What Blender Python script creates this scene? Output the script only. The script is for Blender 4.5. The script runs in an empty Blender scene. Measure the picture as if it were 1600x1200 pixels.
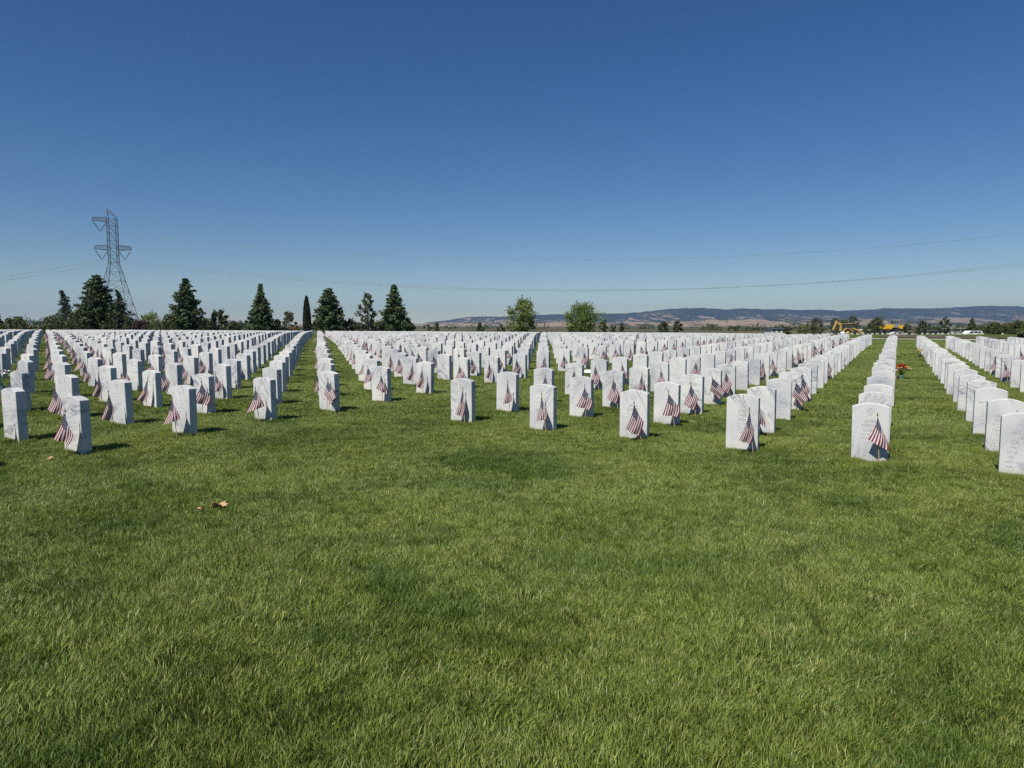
import bpy, bmesh, math, random
import numpy as np
from mathutils import Vector, Matrix, noise

R = math.radians
random.seed(7)
rng = np.random.default_rng(7)
scene = bpy.context.scene
COL = scene.collection

# ------------------------------------------------------------------ camera
EYE = 1.322
FPX = 1072.0                     # focal length in pixels of the 1600 wide photograph
HORIZON = 508.8
cam_data = bpy.data.cameras.new('camera')
cam_data.sensor_width = 36.0
cam_data.lens = FPX / 1600 * 36
cam_data.clip_start = 0.05
cam_data.clip_end = 40000
cam = bpy.data.objects.new('camera', cam_data)
COL.objects.link(cam)
PITCH = math.atan2(600 - HORIZON, FPX)
cam.location = (0, 0, EYE)
cam.rotation_euler = (math.pi / 2 - PITCH, 0, 0)
scene.camera = cam

# ------------------------------------------------------------------ sky, sun, exposure
SUN_EL, SHADOW_AZ = 51.5, 32.0
world = bpy.data.worlds.new('World')
scene.world = world
world.use_nodes = True
wn, wl = world.node_tree.nodes, world.node_tree.links
wn.clear()
sky = wn.new('ShaderNodeTexSky')
sky.sky_type = 'NISHITA'
sky.sun_disc = False
sky.sun_elevation = R(SUN_EL)
sky.sun_rotation = R(180 + SHADOW_AZ)
sky.altitude = 500
sky.air_density = 1.0
sky.dust_density = 0.0
sky.ozone_density = 4.0
bg = wn.new('ShaderNodeBackground')
bg.inputs['Strength'].default_value = 0.063
wo = wn.new('ShaderNodeOutputWorld')
hsv = wn.new('ShaderNodeHueSaturation')
hsv.inputs['Saturation'].default_value = 1.25
hsv.inputs['Hue'].default_value = 0.508
wl.new(sky.outputs[0], hsv.inputs['Color'])
wl.new(hsv.outputs[0], bg.inputs['Color'])
wl.new(bg.outputs[0], wo.inputs['Surface'])

sd = bpy.data.lights.new('sun', 'SUN')
sd.energy = 5.0
sd.angle = R(0.5)
sd.color = (1.0, 0.955, 0.88)
sun = bpy.data.objects.new('sun', sd)
COL.objects.link(sun)
ray = Vector((math.sin(R(SHADOW_AZ)), math.cos(R(SHADOW_AZ)), -math.tan(R(SUN_EL))))
sun.rotation_euler = ray.to_track_quat('-Z', 'Y').to_euler()
sun.location = (-20, -30, 40)

scene.view_settings.view_transform = 'Standard'
scene.view_settings.look = 'None'
scene.view_settings.exposure = 0.22
scene.view_settings.gamma = 1.0
scene.view_settings.use_curve_mapping = False
scene.cycles.use_denoising = False
scene.cycles.max_bounces = 6
scene.cycles.diffuse_bounces = 2
scene.cycles.transparent_max_bounces = 8
scene.cycles.volume_bounces = 0

# ------------------------------------------------------------------ terrain
def sst(a, b, x):
    t = min(1.0, max(0.0, (x - a) / (b - a)))
    return t * t * (3 - 2 * t)

def gz(x, y):
    """height of the ground: a gentle rise away from the camera, a crest, then a slow fall"""
    if y < 26:
        z = 0.0149 * (y - 9.25)
    else:
        z = 0.0149 * 16.75
        t = min(y, 40) - 26
        z += 0.0149 * t - 0.5 * (0.0149 + 0.0075) / 14 * t * t
        if y > 40:
            z -= 0.0075 * (min(y, 110) - 40)
    z -= 0.005 * max(-45, min(45, x)) * (1 - sst(150, 400, y))
    z += 0.42 * math.exp(-((y - 100) / 10.0) ** 2) * sst(14, 34, x)
    z -= 1.25 * sst(108, 150, y)
    z -= 2.0 * sst(300, 2500, y)
    return z

def proj(x, y, z):
    c, s = math.cos(PITCH), math.sin(PITCH)
    z = z - EYE
    d = y * c - z * s
    v = z * c + y * s
    return 800 + FPX * x / d, 600 - FPX * v / d, d

def at(px, py):
    """ground point under a pixel of the photograph"""
    best = None
    y = 1.5
    while y < 400:
        x = (px - 800) / FPX * y
        for _ in range(3):
            d = y * math.cos(PITCH) - (gz(x, y) - EYE) * math.sin(PITCH)
            x = (px - 800) / FPX * d
        if proj(x, y, gz(x, y))[1] <= py:
            return x, y
        y *= 1.004
    return x, y

def far(px, dist):
    """ground point at a given depth below a pixel column"""
    return (px - 800) / FPX * dist, dist

def height_for(py, dist, x=0):
    return EYE + (HORIZON - py) / FPX * dist - gz(x, dist)

# ------------------------------------------------------------------ helpers
def link(o, parent=None):
    COL.objects.link(o)
    if parent is not None:
        o.parent = parent
    return o

def tag(o, label=None, cat=None, group=None, kind=None):
    if label: o['label'] = label
    if cat: o['category'] = cat
    if group: o['group'] = group
    if kind: o['kind'] = kind
    return o

def empty(name, loc=(0, 0, 0), rz=0.0):
    o = bpy.data.objects.new(name, None)
    o.empty_display_size = 0.2
    o.location = loc
    o.rotation_euler = (0, 0, rz)
    return link(o)

class MB:
    """collects polygons for one mesh"""
    def __init__(self):
        self.v, self.f = [], []
    def poly(self, pts):
        n = len(self.v)
        self.v += [tuple(p) for p in pts]
        self.f.append(tuple(range(n, n + len(pts))))
    def add(self, verts, faces):
        n = len(self.v)
        self.v += [tuple(p) for p in verts]
        self.f += [tuple(i + n for i in f) for f in faces]
    def box(self, c, s, rz=0.0, m=None, taper=1.0):
        x, y, z = s[0] / 2, s[1] / 2, s[2] / 2
        vs = []
        for dz in (-1, 1):
            k = taper if dz > 0 else 1.0
            for dx, dy in ((-1, -1), (1, -1), (1, 1), (-1, 1)):
                vs.append(Vector((dx * x * k, dy * y * k, dz * z)))
        mt = Matrix.Translation(Vector(c)) @ (m if m is not None else Matrix.Rotation(rz, 4, 'Z'))
        vs = [mt @ v for v in vs]
        self.add(vs, [(3, 2, 1, 0), (4, 5, 6, 7), (0, 1, 5, 4), (1, 2, 6, 5), (2, 3, 7, 6), (3, 0, 4, 7)])
        return self
    def tube(self, p, q, r0, r1=None, n=6, cap=True):
        p, q = Vector(p), Vector(q)
        r1 = r0 if r1 is None else r1
        d = (q - p)
        if d.length < 1e-6: return self
        d.normalize()
        a = d.orthogonal().normalized()
        b = d.cross(a)
        vs = []
        for c, r in ((p, r0), (q, r1)):
            for k in range(n):
                t = 2 * math.pi * k / n
                vs.append(c + (a * math.cos(t) + b * math.sin(t)) * r)
        fs = [(k, (k + 1) % n, n + (k + 1) % n, n + k) for k in range(n)]
        if cap:
            fs += [tuple(range(n))[::-1], tuple(range(n, 2 * n))]
        self.add(vs, fs)
        return self
    def prism(self, prof, axis, h0, h1):
        """profile of (a,b) pairs extruded along an axis: 'x' -> (h,a,b), 'y' -> (a,h,b), 'z' -> (a,b,h)"""
        def pt(a, b, h):
            return {'x': (h, a, b), 'y': (a, h, b), 'z': (a, b, h)}[axis]
        n = len(prof)
        vs = [pt(a, b, h0) for a, b in prof] + [pt(a, b, h1) for a, b in prof]
        fs = [(k, (k + 1) % n, n + (k + 1) % n, n + k) for k in range(n)]
        fs += [tuple(range(n))[::-1], tuple(range(n, 2 * n))]
        self.add(vs, fs)
        return self
    def ball(self, c, r, nu=8, nv=5, sq=(1, 1, 1)):
        vs, fs = [], []
        for j in range(nv + 1):
            ph = math.pi * j / nv
            for i in range(nu):
                th = 2 * math.pi * i / nu
                vs.append((c[0] + sq[0] * r * math.sin(ph) * math.cos(th), c[1] + sq[1] * r * math.sin(ph) * math.sin(th), c[2] + sq[2] * r * math.cos(ph)))
        for j in range(nv):
            for i in range(nu):
                fs.append((j * nu + i, (j + 1) * nu + i, (j + 1) * nu + (i + 1) % nu, j * nu + (i + 1) % nu))
        self.add(vs, fs)
        return self
    def mesh(self, name, mat, smooth=False):
        me = bpy.data.meshes.new(name)
        me.from_pydata(self.v, [], self.f)
        bm = bmesh.new(); bm.from_mesh(me)
        bmesh.ops.recalc_face_normals(bm, faces=bm.faces)
        bm.to_mesh(me); bm.free()
        if mat: me.materials.append(mat)
        if smooth: me.shade_smooth()
        return me
    def build(self, name, mat, parent=None, smooth=False):
        return link(bpy.data.objects.new(name, self.mesh(name, mat, smooth)), parent)

def new_obj(name, me, parent=None, loc=(0, 0, 0), rot=(0, 0, 0)):
    o = bpy.data.objects.new(name, me)
    o.location = loc
    o.rotation_euler = rot
    return link(o, parent)

# ------------------------------------------------------------------ materials
class NT:
    def __init__(self, name):
        self.m = bpy.data.materials.new(name)
        self.m.use_nodes = True
        self.n, self.l = self.m.node_tree.nodes, self.m.node_tree.links
        self.b = self.n['Principled BSDF']
        self.out = self.n['Material Output']
    def new(self, t, **kw):
        nd = self.n.new(t)
        for k, v in kw.items(): setattr(nd, k, v)
        return nd
    def set(self, sock, v):
        if hasattr(v, 'is_output') or isinstance(v, bpy.types.NodeSocket):
            self.l.new(v, sock)
        else:
            sock.default_value = v
    def math(self, op, a, b=0.0, c=None, clamp=False):
        nd = self.new('ShaderNodeMath', operation=op, use_clamp=clamp)
        self.set(nd.inputs[0], a); self.set(nd.inputs[1], b)
        if c is not None: self.set(nd.inputs[2], c)
        return nd.outputs[0]
    def mix(self, f, a, b, blend='MIX'):
        nd = self.new('ShaderNodeMix', data_type='RGBA', blend_type=blend)
        self.set(nd.inputs[0], f)
        for s, v in ((nd.inputs[6], a), (nd.inputs[7], b)):
            if isinstance(v, (tuple, list)): v = tuple(v) + ((1,) if len(v) == 3 else ())
            self.set(s, v)
        return nd.outputs[2]
    def noise(self, vec, scale, detail=4, rough=0.55, dist=0.0, dim='3D'):
        nd = self.new('ShaderNodeTexNoise', noise_dimensions=dim)
        if vec is not None: self.set(nd.inputs['Vector'], vec)
        nd.inputs['Scale'].default_value = scale
        nd.inputs['Detail'].default_value = detail
        nd.inputs['Roughness'].default_value = rough
        nd.inputs['Distortion'].default_value = dist
        return nd.outputs['Fac']
    def ramp(self, f, stops):
        nd = self.new('ShaderNodeValToRGB')
        cr = nd.color_ramp
        while len(cr.elements) < len(stops): cr.elements.new(0.5)
        for e, (p, c) in zip(cr.elements, stops):
            e.position = p
            e.color = (c, c, c, 1) if isinstance(c, (int, float)) else tuple(c) + (1,)
        self.set(nd.inputs[0], f)
        return nd.outputs[0]
    def pos(self):
        return self.new('ShaderNodeNewGeometry').outputs['Position']
    def obj(self):
        return self.new('ShaderNodeTexCoord').outputs['Object']
    def attr(self, name):
        return self.new('ShaderNodeAttribute', attribute_name=name).outputs['Fac']
    def vmath(self, op, a, b):
        nd = self.new('ShaderNodeVectorMath', operation=op)
        self.set(nd.inputs[0], a); self.set(nd.inputs[1], b)
        return nd.outputs[0]
    def scale(self, v, s):
        return self.vmath('MULTIPLY', v, s)
    def rand(self):
        return self.new('ShaderNodeObjectInfo').outputs['Random']
    def sep(self, v):
        nd = self.new('ShaderNodeSeparateXYZ'); self.set(nd.inputs[0], v); return nd.outputs
    def bump(self, h, strength=0.3, dist=0.01):
        nd = self.new('ShaderNodeBump')
        nd.inputs['Strength'].default_value = strength
        nd.inputs['Distance'].default_value = dist
        self.set(nd.inputs['Height'], h)
        self.l.new(nd.outputs[0], self.b.inputs['Normal'])
    def fin(self, col, rough=0.7, spec=0.3, metal=0.0):
        if isinstance(col, (tuple, list)): col = tuple(col) + ((1,) if len(col) == 3 else ())
        self.set(self.b.inputs['Base Color'], col)
        self.set(self.b.inputs['Roughness'], rough)
        self.b.inputs['Specular IOR Level'].default_value = spec
        self.b.inputs['Metallic'].default_value = metal
        return self.m
    def translucent(self, col, fac):
        tr = self.new('ShaderNodeBsdfTranslucent')
        self.set(tr.inputs['Color'], col)
        mx = self.new('ShaderNodeMixShader')
        mx.inputs[0].default_value = fac
        self.l.new(self.b.outputs[0], mx.inputs[1])
        self.l.new(tr.outputs[0], mx.inputs[2])
        self.l.new(mx.outputs[0], self.out.inputs['Surface'])

def speckled(name, col, var=0.12, scale=6.0, rough=0.6, spec=0.3, metal=0.0):
    """plain painted or natural surface with a little uneven wear"""
    t = NT(name)
    n = t.noise(t.obj(), scale, 5, 0.6)
    a = tuple(c * (1 - var) for c in col); b = tuple(min(1, c * (1 + var)) for c in col)
    return t.fin(t.mix(t.ramp(n, [(0.3, 0.0), (0.7, 1.0)]), a, b), rough, spec, metal)

def marble_mat():
    t = NT('white_marble')
    p = t.obj()
    w = t.pos()
    r = t.rand()
    sh = t.new('ShaderNodeCombineXYZ')
    t.set(sh.inputs[0], t.math('MULTIPLY', r, 53.0)); t.set(sh.inputs[1], t.math('MULTIPLY', r, 31.0)); t.set(sh.inputs[2], t.math('MULTIPLY', r, 17.0))
    q = t.vmath('ADD', p, sh.outputs[0])
    rot = t.new('ShaderNodeVectorRotate', rotation_type='Y_AXIS')
    t.set(rot.inputs['Vector'], q)
    t.set(rot.inputs['Angle'], t.math('MULTIPLY_ADD', r, 2.6, -1.3))
    q = rot.outputs[0]
    st = t.scale(q, (1.0, 1.0, 3.2))
    n1 = t.noise(st, 2.7, 5, 0.58, 0.8)
    v1 = t.math('ABSOLUTE', t.math('SUBTRACT', n1, 0.5))
    thin = t.ramp(v1, [(0.0, 1.0), (0.018, 0.6), (0.05, 0.0)])
    n2 = t.noise(st, 1.5, 3, 0.5)
    gate = t.ramp(n2, [(0.44, 0.0), (0.58, 1.0)])
    cloud = t.noise(st, 1.7, 6, 0.65, 0.4)
    cloudf = t.ramp(cloud, [(0.42, 0.0), (0.75, 1.0)])
    vary = t.noise(w, 1.1, 2, 0.6)
    tone = t.ramp(vary, [(0.30, (0.66, 0.65, 0.605)), (0.44, (0.61, 0.61, 0.58)), (0.55, (0.55, 0.55, 0.535)), (0.68, (0.42, 0.43, 0.44))])
    heavy = t.ramp(t.noise(w, 1.3, 0, 0.5), [(0.36, 0.2), (0.60, 1.0)])
    c = t.mix(t.math('MULTIPLY', cloudf, t.math('MULTIPLY', heavy, 0.6)), tone, (0.33, 0.355, 0.385))
    c = t.mix(t.math('MULTIPLY', t.math('MULTIPLY', thin, gate), t.math('MULTIPLY', heavy, 0.85)), c, (0.15, 0.17, 0.20))
    grain = t.noise(p, 120.0, 3, 0.7)
    c = t.mix(0.06, c, t.ramp(grain, [(0.3, 0.45), (0.7, 1.0)]), 'MULTIPLY')
    # soil and lichen stain low on the stone and down from the shoulders
    z = t.sep(p)[2]
    low = t.math('MULTIPLY', t.ramp(z, [(0.0, 1.0), (0.13, 0.0)]), t.ramp(t.noise(w, 9.0, 3), [(0.35, 0.1), (0.7, 0.9)]))
    c = t.mix(t.math('MULTIPLY', low, 0.75), c, (0.42, 0.40, 0.26))
    t.bump(t.noise(p, 60.0, 4, 0.6), 0.12, 0.004)
    return t.fin(c, 0.62, 0.25)

def flag_mat():
    t = NT('flag_cloth')
    uv = t.sep(t.new('ShaderNodeUVMap').outputs[0])
    fly, hoist = uv[0], uv[1]
    par = t.math('MODULO', t.math('FLOOR', t.math('MULTIPLY', hoist, 13.0)), 2.0)
    stripe = t.mix(par, (0.17, 0.005, 0.016), (0.55, 0.54, 0.53))
    inu = t.math('MULTIPLY', t.math('LESS_THAN', fly, 0.41), t.math('LESS_THAN', hoist, 7 / 13))
    u = t.math('MULTIPLY', fly, 12 / 0.41)
    v = t.math('MULTIPLY', hoist, 10 / (7 / 13))
    ur, vr = t.math('ROUND', u), t.math('ROUND', v)
    du, dv = t.math('SUBTRACT', u, ur), t.math('SUBTRACT', v, vr)
    d2 = t.math('ADD', t.math('MULTIPLY', du, du), t.math('MULTIPLY', dv, dv))
    even = t.math('LESS_THAN', t.math('MODULO', t.math('ADD', ur, vr), 2.0), 0.5)
    inner = t.math('MULTIPLY', t.math('GREATER_THAN', t.math('MINIMUM', ur, vr), 0.5), t.math('MULTIPLY', t.math('LESS_THAN', ur, 11.5), t.math('LESS_THAN', vr, 9.5)))
    star = t.math('MULTIPLY', t.math('MULTIPLY', t.math('LESS_THAN', d2, 0.10), even), inner)
    union = t.mix(star, (0.006, 0.009, 0.038), (0.55, 0.55, 0.57))
    c = t.mix(inu, stripe, union)
    c = t.mix(0.25, c, t.ramp(t.noise(t.obj(), 90.0, 2), [(0.3, 0.7), (0.7, 1.0)]), 'MULTIPLY')
    t.fin(c, 0.75, 0.15)
    t.translucent(c, 0.12)
    return t.m

def grass_mat():
    t = NT('grass_blades')
    p = t.pos()
    rnd = t.attr('rnd'); tip = t.attr('tip')
    n1 = t.noise(t.scale(p, (1.0, 1.0, 0.0)), 0.42, 4, 0.62, 0.7)
    n2 = t.noise(t.scale(p, (1.0, 1.0, 0.0)), 3.4, 3, 0.6)
    s = t.math('ADD', t.math('MULTIPLY', n1, 0.75), t.math('MULTIPLY', n2, 0.25))
    base = t.ramp(s, [(0.38, (0.036, 0.100, 0.010)), (0.47, (0.066, 0.144, 0.012)), (0.56, (0.118, 0.192, 0.017)), (0.66, (0.205, 0.248, 0.028))])
    c = t.mix(t.ramp(rnd, [(0.0, 0.0), (1.0, 1.0)]), t.mix(0.7, base, (0.014, 0.038, 0.006)), t.mix(0.6, base, (0.38, 0.48, 0.085)))
    dry = t.math('MULTIPLY', t.math('GREATER_THAN', rnd, 0.93), t.ramp(t.noise(t.scale(p, (1.0, 1.0, 0.0)), 0.9, 3), [(0.36, 0.1), (0.62, 1.0)]))
    c = t.mix(dry, c, (0.50, 0.40, 0.18))
    c = t.mix(t.math('MULTIPLY', t.math('POWER', tip, 2.0), t.math('MULTIPLY', rnd, 0.7)), c, (0.48, 0.50, 0.17))  # sunlit highlights on the blade ends are painted into the tip colour
    lush = t.noise(t.scale(p, (0.6, 1.0, 0.0)), 0.85, 3, 0.55, 1.4)
    c = t.mix(t.ramp(lush, [(0.36, 0.75), (0.50, 0.0)]), c, t.mix(0.6, c, (0.022, 0.075, 0.010)))
    t.fin(c, 0.42, 0.36)
    t.translucent(t.mix(0.3, c, (0.28, 0.36, 0.05)), 0.18)
    return t.m

def ground_mat():
    t = NT('turf_ground')
    p = t.pos()
    xyz = t.sep(p)
    flat = t.scale(p, (1.0, 1.0, 0.0))
    n1 = t.noise(flat, 0.55, 3, 0.6, 0.5)
    n2 = t.noise(flat, 3.0, 3, 0.6)
    s = t.math('ADD', t.math('MULTIPLY', n1, 0.65), t.math('MULTIPLY', n2, 0.35))
    turf = t.ramp(s, [(0.36, (0.048, 0.080, 0.015)), (0.52, (0.078, 0.115, 0.021)), (0.68, (0.11, 0.14, 0.03))])
    blades = t.noise(t.scale(p, (60.0, 60.0, 0.0)), 1.0, 3, 0.7)
    turf = t.mix(0.5, turf, t.ramp(blades, [(0.35, 0.45), (0.65, 1.3)]), 'MULTIPLY')
    dryn = t.noise(flat, 0.012, 5, 0.65)
    field = t.ramp(dryn, [(0.38, (0.040, 0.050, 0.022)), (0.55, (0.11, 0.095, 0.055)), (0.75, (0.20, 0.155, 0.095))])
    edge = t.math('ADD', xyz[1], t.math('MULTIPLY', t.noise(flat, 0.05, 3), 30.0))
    f = t.ramp(t.math('MULTIPLY', edge, 0.002), [(0.26, 0.0), (0.34, 1.0)])
    near = t.ramp(t.math('MULTIPLY', xyz[1], 0.01), [(0.22, 0.0), (0.5, 1.0)])
    c = t.mix(f, t.mix(near, (0.030, 0.036, 0.012), turf), field)  # near soil darkened to paint in the shade of gaps between blades
    t.bump(blades, 0.6, 0.03)
    return t.fin(c, 0.9, 0.1)

def foliage_mat(name, dark, light, trans=0.15, tipc=None):
    t = NT(name)
    rnd = t.attr('rnd')
    n = t.noise(t.pos(), 0.9, 2)
    f = t.math('MULTIPLY_ADD', rnd, 0.7, t.math('MULTIPLY', n, 0.4), clamp=True)
    c = t.mix(f, dark, light)
    t.fin(c, 0.6, 0.25)
    t.translucent(c, trans)
    return t.m

def bark_mat():
    t = NT('bark')
    p = t.scale(t.obj(), (1.0, 1.0, 0.25))
    n = t.noise(p, 14.0, 5, 0.65)
    t.bump(n, 0.6, 0.03)
    return t.fin(t.mix(n, (0.05, 0.036, 0.025), (0.17, 0.125, 0.09)), 0.9, 0.1)

def hill_mat():
    t = NT('dry_hillside')
    p = t.pos()
    h = t.attr('relief')
    n = t.noise(t.scale(p, (1.0, 0.12, 4.0)), 0.0036, 8, 0.66, 0.8)
    n2 = t.noise(t.scale(p, (1.0, 0.12, 3.0)), 0.022, 6, 0.75)
    s = t.math('ADD', t.math('ADD', t.math('MULTIPLY', n, 0.55), t.math('MULTIPLY', n2, 0.45)), t.math('MULTIPLY', h, 0.13))
    c = t.ramp(s, [(0.465, (0.30, 0.222, 0.145)), (0.50, (0.22, 0.168, 0.108)), (0.525, (0.042, 0.046, 0.026)), (0.72, (0.020, 0.028, 0.016))])
    return t.fin(c, 0.95, 0.05)

M = {}
M['marble'] = marble_mat()
M['carved'] = speckled('carved_lettering_shade', (0.33, 0.335, 0.335), 0.2, 30.0, 0.85, 0.1)  # flat grey strokes: the shade inside engraved letters is put into the colour
M['carved_shade_soft'] = speckled('weathered_lettering_shade', (0.43, 0.435, 0.43), 0.2, 30.0, 0.85, 0.1)  # paler grey for worn lines, engraved shade again painted as colour
M['flag'] = flag_mat()
M['stick'] = speckled('flag_staff_wood', (0.42, 0.29, 0.16), 0.25, 40.0, 0.55, 0.3)
M['tip'] = speckled('gilt_spear_tip', (0.16, 0.115, 0.035), 0.3, 60.0, 0.4, 0.5)
M['grass'] = grass_mat()
M['ground'] = ground_mat()
M['bark'] = bark_mat()
M['hill'] = hill_mat()
M['conifer'] = foliage_mat('conifer_needles', (0.022, 0.040, 0.018), (0.105, 0.145, 0.055), 0.10)
M['cedar'] = foliage_mat('cedar_needles', (0.022, 0.034, 0.022), (0.080, 0.105, 0.068), 0.08)
M['cypress'] = foliage_mat('cypress_scales', (0.010, 0.018, 0.010), (0.026, 0.038, 0.018), 0.05)
M['broad'] = foliage_mat('broad_leaves', (0.055, 0.095, 0.018), (0.20, 0.26, 0.06), 0.25)
M['olive'] = foliage_mat('grey_green_leaves', (0.045, 0.062, 0.032), (0.140, 0.160, 0.085), 0.2)
M['oak'] = foliage_mat('dark_oak_leaves', (0.020, 0.034, 0.013), (0.085, 0.11, 0.04), 0.1)
M['shrub'] = foliage_mat('shrub_leaves', (0.032, 0.050, 0.014), (0.105, 0.125, 0.036), 0.15)
M['plum'] = foliage_mat('purple_plum_leaves', (0.028, 0.018, 0.016), (0.085, 0.055, 0.045), 0.12)
M['concrete'] = speckled('pale_concrete', (0.62, 0.59, 0.51), 0.10, 0.6, 0.9, 0.1)
M['soil'] = speckled('bare_brown_soil', (0.115, 0.085, 0.062), 0.35, 0.9, 0.95, 0.05)
M['steel'] = speckled('galvanised_steel', (0.06, 0.063, 0.068), 0.2, 1.5, 0.55, 0.4, 0.3)
M['insulator'] = speckled('brown_insulator', (0.05, 0.045, 0.045), 0.2, 3.0, 0.4, 0.4)
M['wire'] = speckled('aluminium_conductor', (0.36, 0.37, 0.38), 0.1, 0.5, 0.4, 0.5, 0.7)
M['cat_yellow'] = speckled('machine_yellow_paint', (0.58, 0.37, 0.02), 0.14, 2.0, 0.45, 0.4)
M['faded_yellow'] = speckled('faded_tan_yellow_paint', (0.44, 0.30, 0.09), 0.18, 2.0, 0.55, 0.3)
M['tyre'] = speckled('black_rubber', (0.022, 0.022, 0.023), 0.3, 6.0, 0.8, 0.2)
M['darkmetal'] = speckled('dark_steel', (0.045, 0.045, 0.05), 0.3, 4.0, 0.5, 0.4)
M['greypaint'] = speckled('grey_paint', (0.22, 0.23, 0.24), 0.15, 3.0, 0.5, 0.4)
M['glass'] = speckled('dark_tinted_glass', (0.03, 0.037, 0.045), 0.15, 2.0, 0.08, 0.6)
M['whitepaint'] = speckled('white_car_paint', (0.82, 0.83, 0.84), 0.03, 2.0, 0.25, 0.5)
M['blue'] = speckled('blue_fabric', (0.07, 0.12, 0.34), 0.15, 5.0, 0.8, 0.2)
M['stucco'] = speckled('pale_stucco', (0.62, 0.60, 0.54), 0.08, 0.8, 0.9, 0.1)
M['roofdark'] = speckled('dark_roof_sheet', (0.07, 0.075, 0.085), 0.2, 0.8, 0.6, 0.3)
M['leaf_dry'] = speckled('dry_brown_leaf', (0.50, 0.34, 0.18), 0.2, 30.0, 0.8, 0.15)
M['petal_red'] = speckled('red_petals', (0.55, 0.03, 0.04), 0.3, 40.0, 0.7, 0.2)
M['petal_pink'] = speckled('pale_pink_petals', (0.80, 0.52, 0.50), 0.2, 40.0, 0.7, 0.2)
M['petal_yellow'] = speckled('yellow_petals', (0.75, 0.48, 0.04), 0.25, 40.0, 0.7, 0.2)
M['petal_orange'] = speckled('orange_petals', (0.70, 0.13, 0.025), 0.25, 30.0, 0.7, 0.2)
M['petal_white'] = speckled('white_petals', (0.82, 0.82, 0.78), 0.08, 40.0, 0.7, 0.2)
M['stem'] = speckled('green_stems', (0.05, 0.10, 0.03), 0.3, 30.0, 0.7, 0.2)
M['vase'] = speckled('grey_green_plastic', (0.10, 0.16, 0.14), 0.15, 20.0, 0.5, 0.35)
M['card'] = speckled('white_card', (0.82, 0.83, 0.84), 0.03, 10.0, 0.6, 0.2)

# ------------------------------------------------------------------ ground, road, soil bed, hills
def axis(fine, step, lim, grow):
    a = list(np.arange(0, fine + 1e-6, step))
    d = step
    while a[-1] < lim:
        d *= grow
        a.append(a[-1] + d)
    return a

ax = axis(60, 2.5, 9000, 1.25)
xs = [-v for v in ax[:0:-1]] + ax
ys = [-40, -25, -12, -5] + axis(170, 2.0, 9000, 1.16)
gv = [(x, y, gz(x, y) if abs(y) < 1e9 else 0) for y in ys for x in xs]
nx = len(xs)
gf = [(j * nx + i, j * nx + i + 1, (j + 1) * nx + i + 1, (j + 1) * nx + i) for j in range(len(ys) - 1) for i in range(nx - 1)]
gm = bpy.data.meshes.new('ground')
gm.from_pydata(gv, [], gf)
gm.materials.append(M['ground'])
gm.shade_smooth()
tag(new_obj('ground', gm), kind='structure')

def strip(name, pts, w0, w1, mat, lift, step=3.0):
    """band laid over the ground along a polyline; w0 and w1 are offsets to its two edges"""
    P = []
    for a, b in zip(pts, pts[1:]):
        a, b = Vector(a), Vector(b)
        n = max(1, int((b - a).length / step))
        P += [a.lerp(b, k / n) for k in range(n)]
    P.append(Vector(pts[-1]))
    mb = MB()
    vs, fs = [], []
    cols = 5
    for k, p in enumerate(P):
        d = (P[min(k + 1, len(P) - 1)] - P[max(k - 1, 0)]).normalized()
        n = Vector((-d.y, d.x))
        for c in range(cols):
            q = p + n * (w0 + (w1 - w0) * c / (cols - 1))
            vs.append((q.x, q.y, gz(q.x, q.y) + lift))
    for k in range(len(P) - 1):
        for c in range(cols - 1):
            fs.append((k * cols + c, k * cols + c + 1, (k + 1) * cols + c + 1, (k + 1) * cols + c))
    me = bpy.data.meshes.new(name)
    me.from_pydata(vs, [], fs)
    me.materials.append(mat)
    me.shade_smooth()
    return tag(new_obj(name, me), kind='structure')

road_pts = [(8, 98), (22, 88), (32, 82), (42, 75), (50, 68.5), (62, 59), (86, 40)]
strip('road', road_pts, -2.6, 2.6, M['concrete'], 0.05)
strip('soil_bed', [(50, 92), (58, 85), (66, 77), (78, 67), (100, 49)], -4.5, 4.5, M['soil'], 0.06)

ridge_l = [(-900, 508), (-300, 506), (0, 503), (60, 500), (130, 506), (330, 505), (362, 500), (400, 505), (520, 508), (600, 509), (650, 508), (672, 503), (700, 499.5), (715, 497), (737, 495), (775, 493.5),
           (800, 492.5), (850, 491), (935, 489), (980, 489), (1016, 485), (1042, 482), (1095, 480.7), (1135, 482), (1180, 481.5), (1227, 483), (1260, 484),
           (1285, 483), (1306, 484.6), (1330, 484), (1362, 482), (1377, 480.5), (1395, 481.5), (1455, 480.6), (1495, 479), (1535, 477), (1575, 478), (1600, 479), (1750, 480), (2200, 482), (3200, 488)]
def ridge(px):
    for (a, b), (c, d) in zip(ridge_l, ridge_l[1:]):
        if a <= px <= c:
            return b + (d - b) * (px - a) / (c - a)
    return 508
def fbm(x, y, s, o=5):
    return noise.fractal(Vector((x * s, y * s, 3.7)), 0.9, 2.1, o)
hv, hf, rel = [], [], []
NA, NRr = 1150, 64
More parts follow.
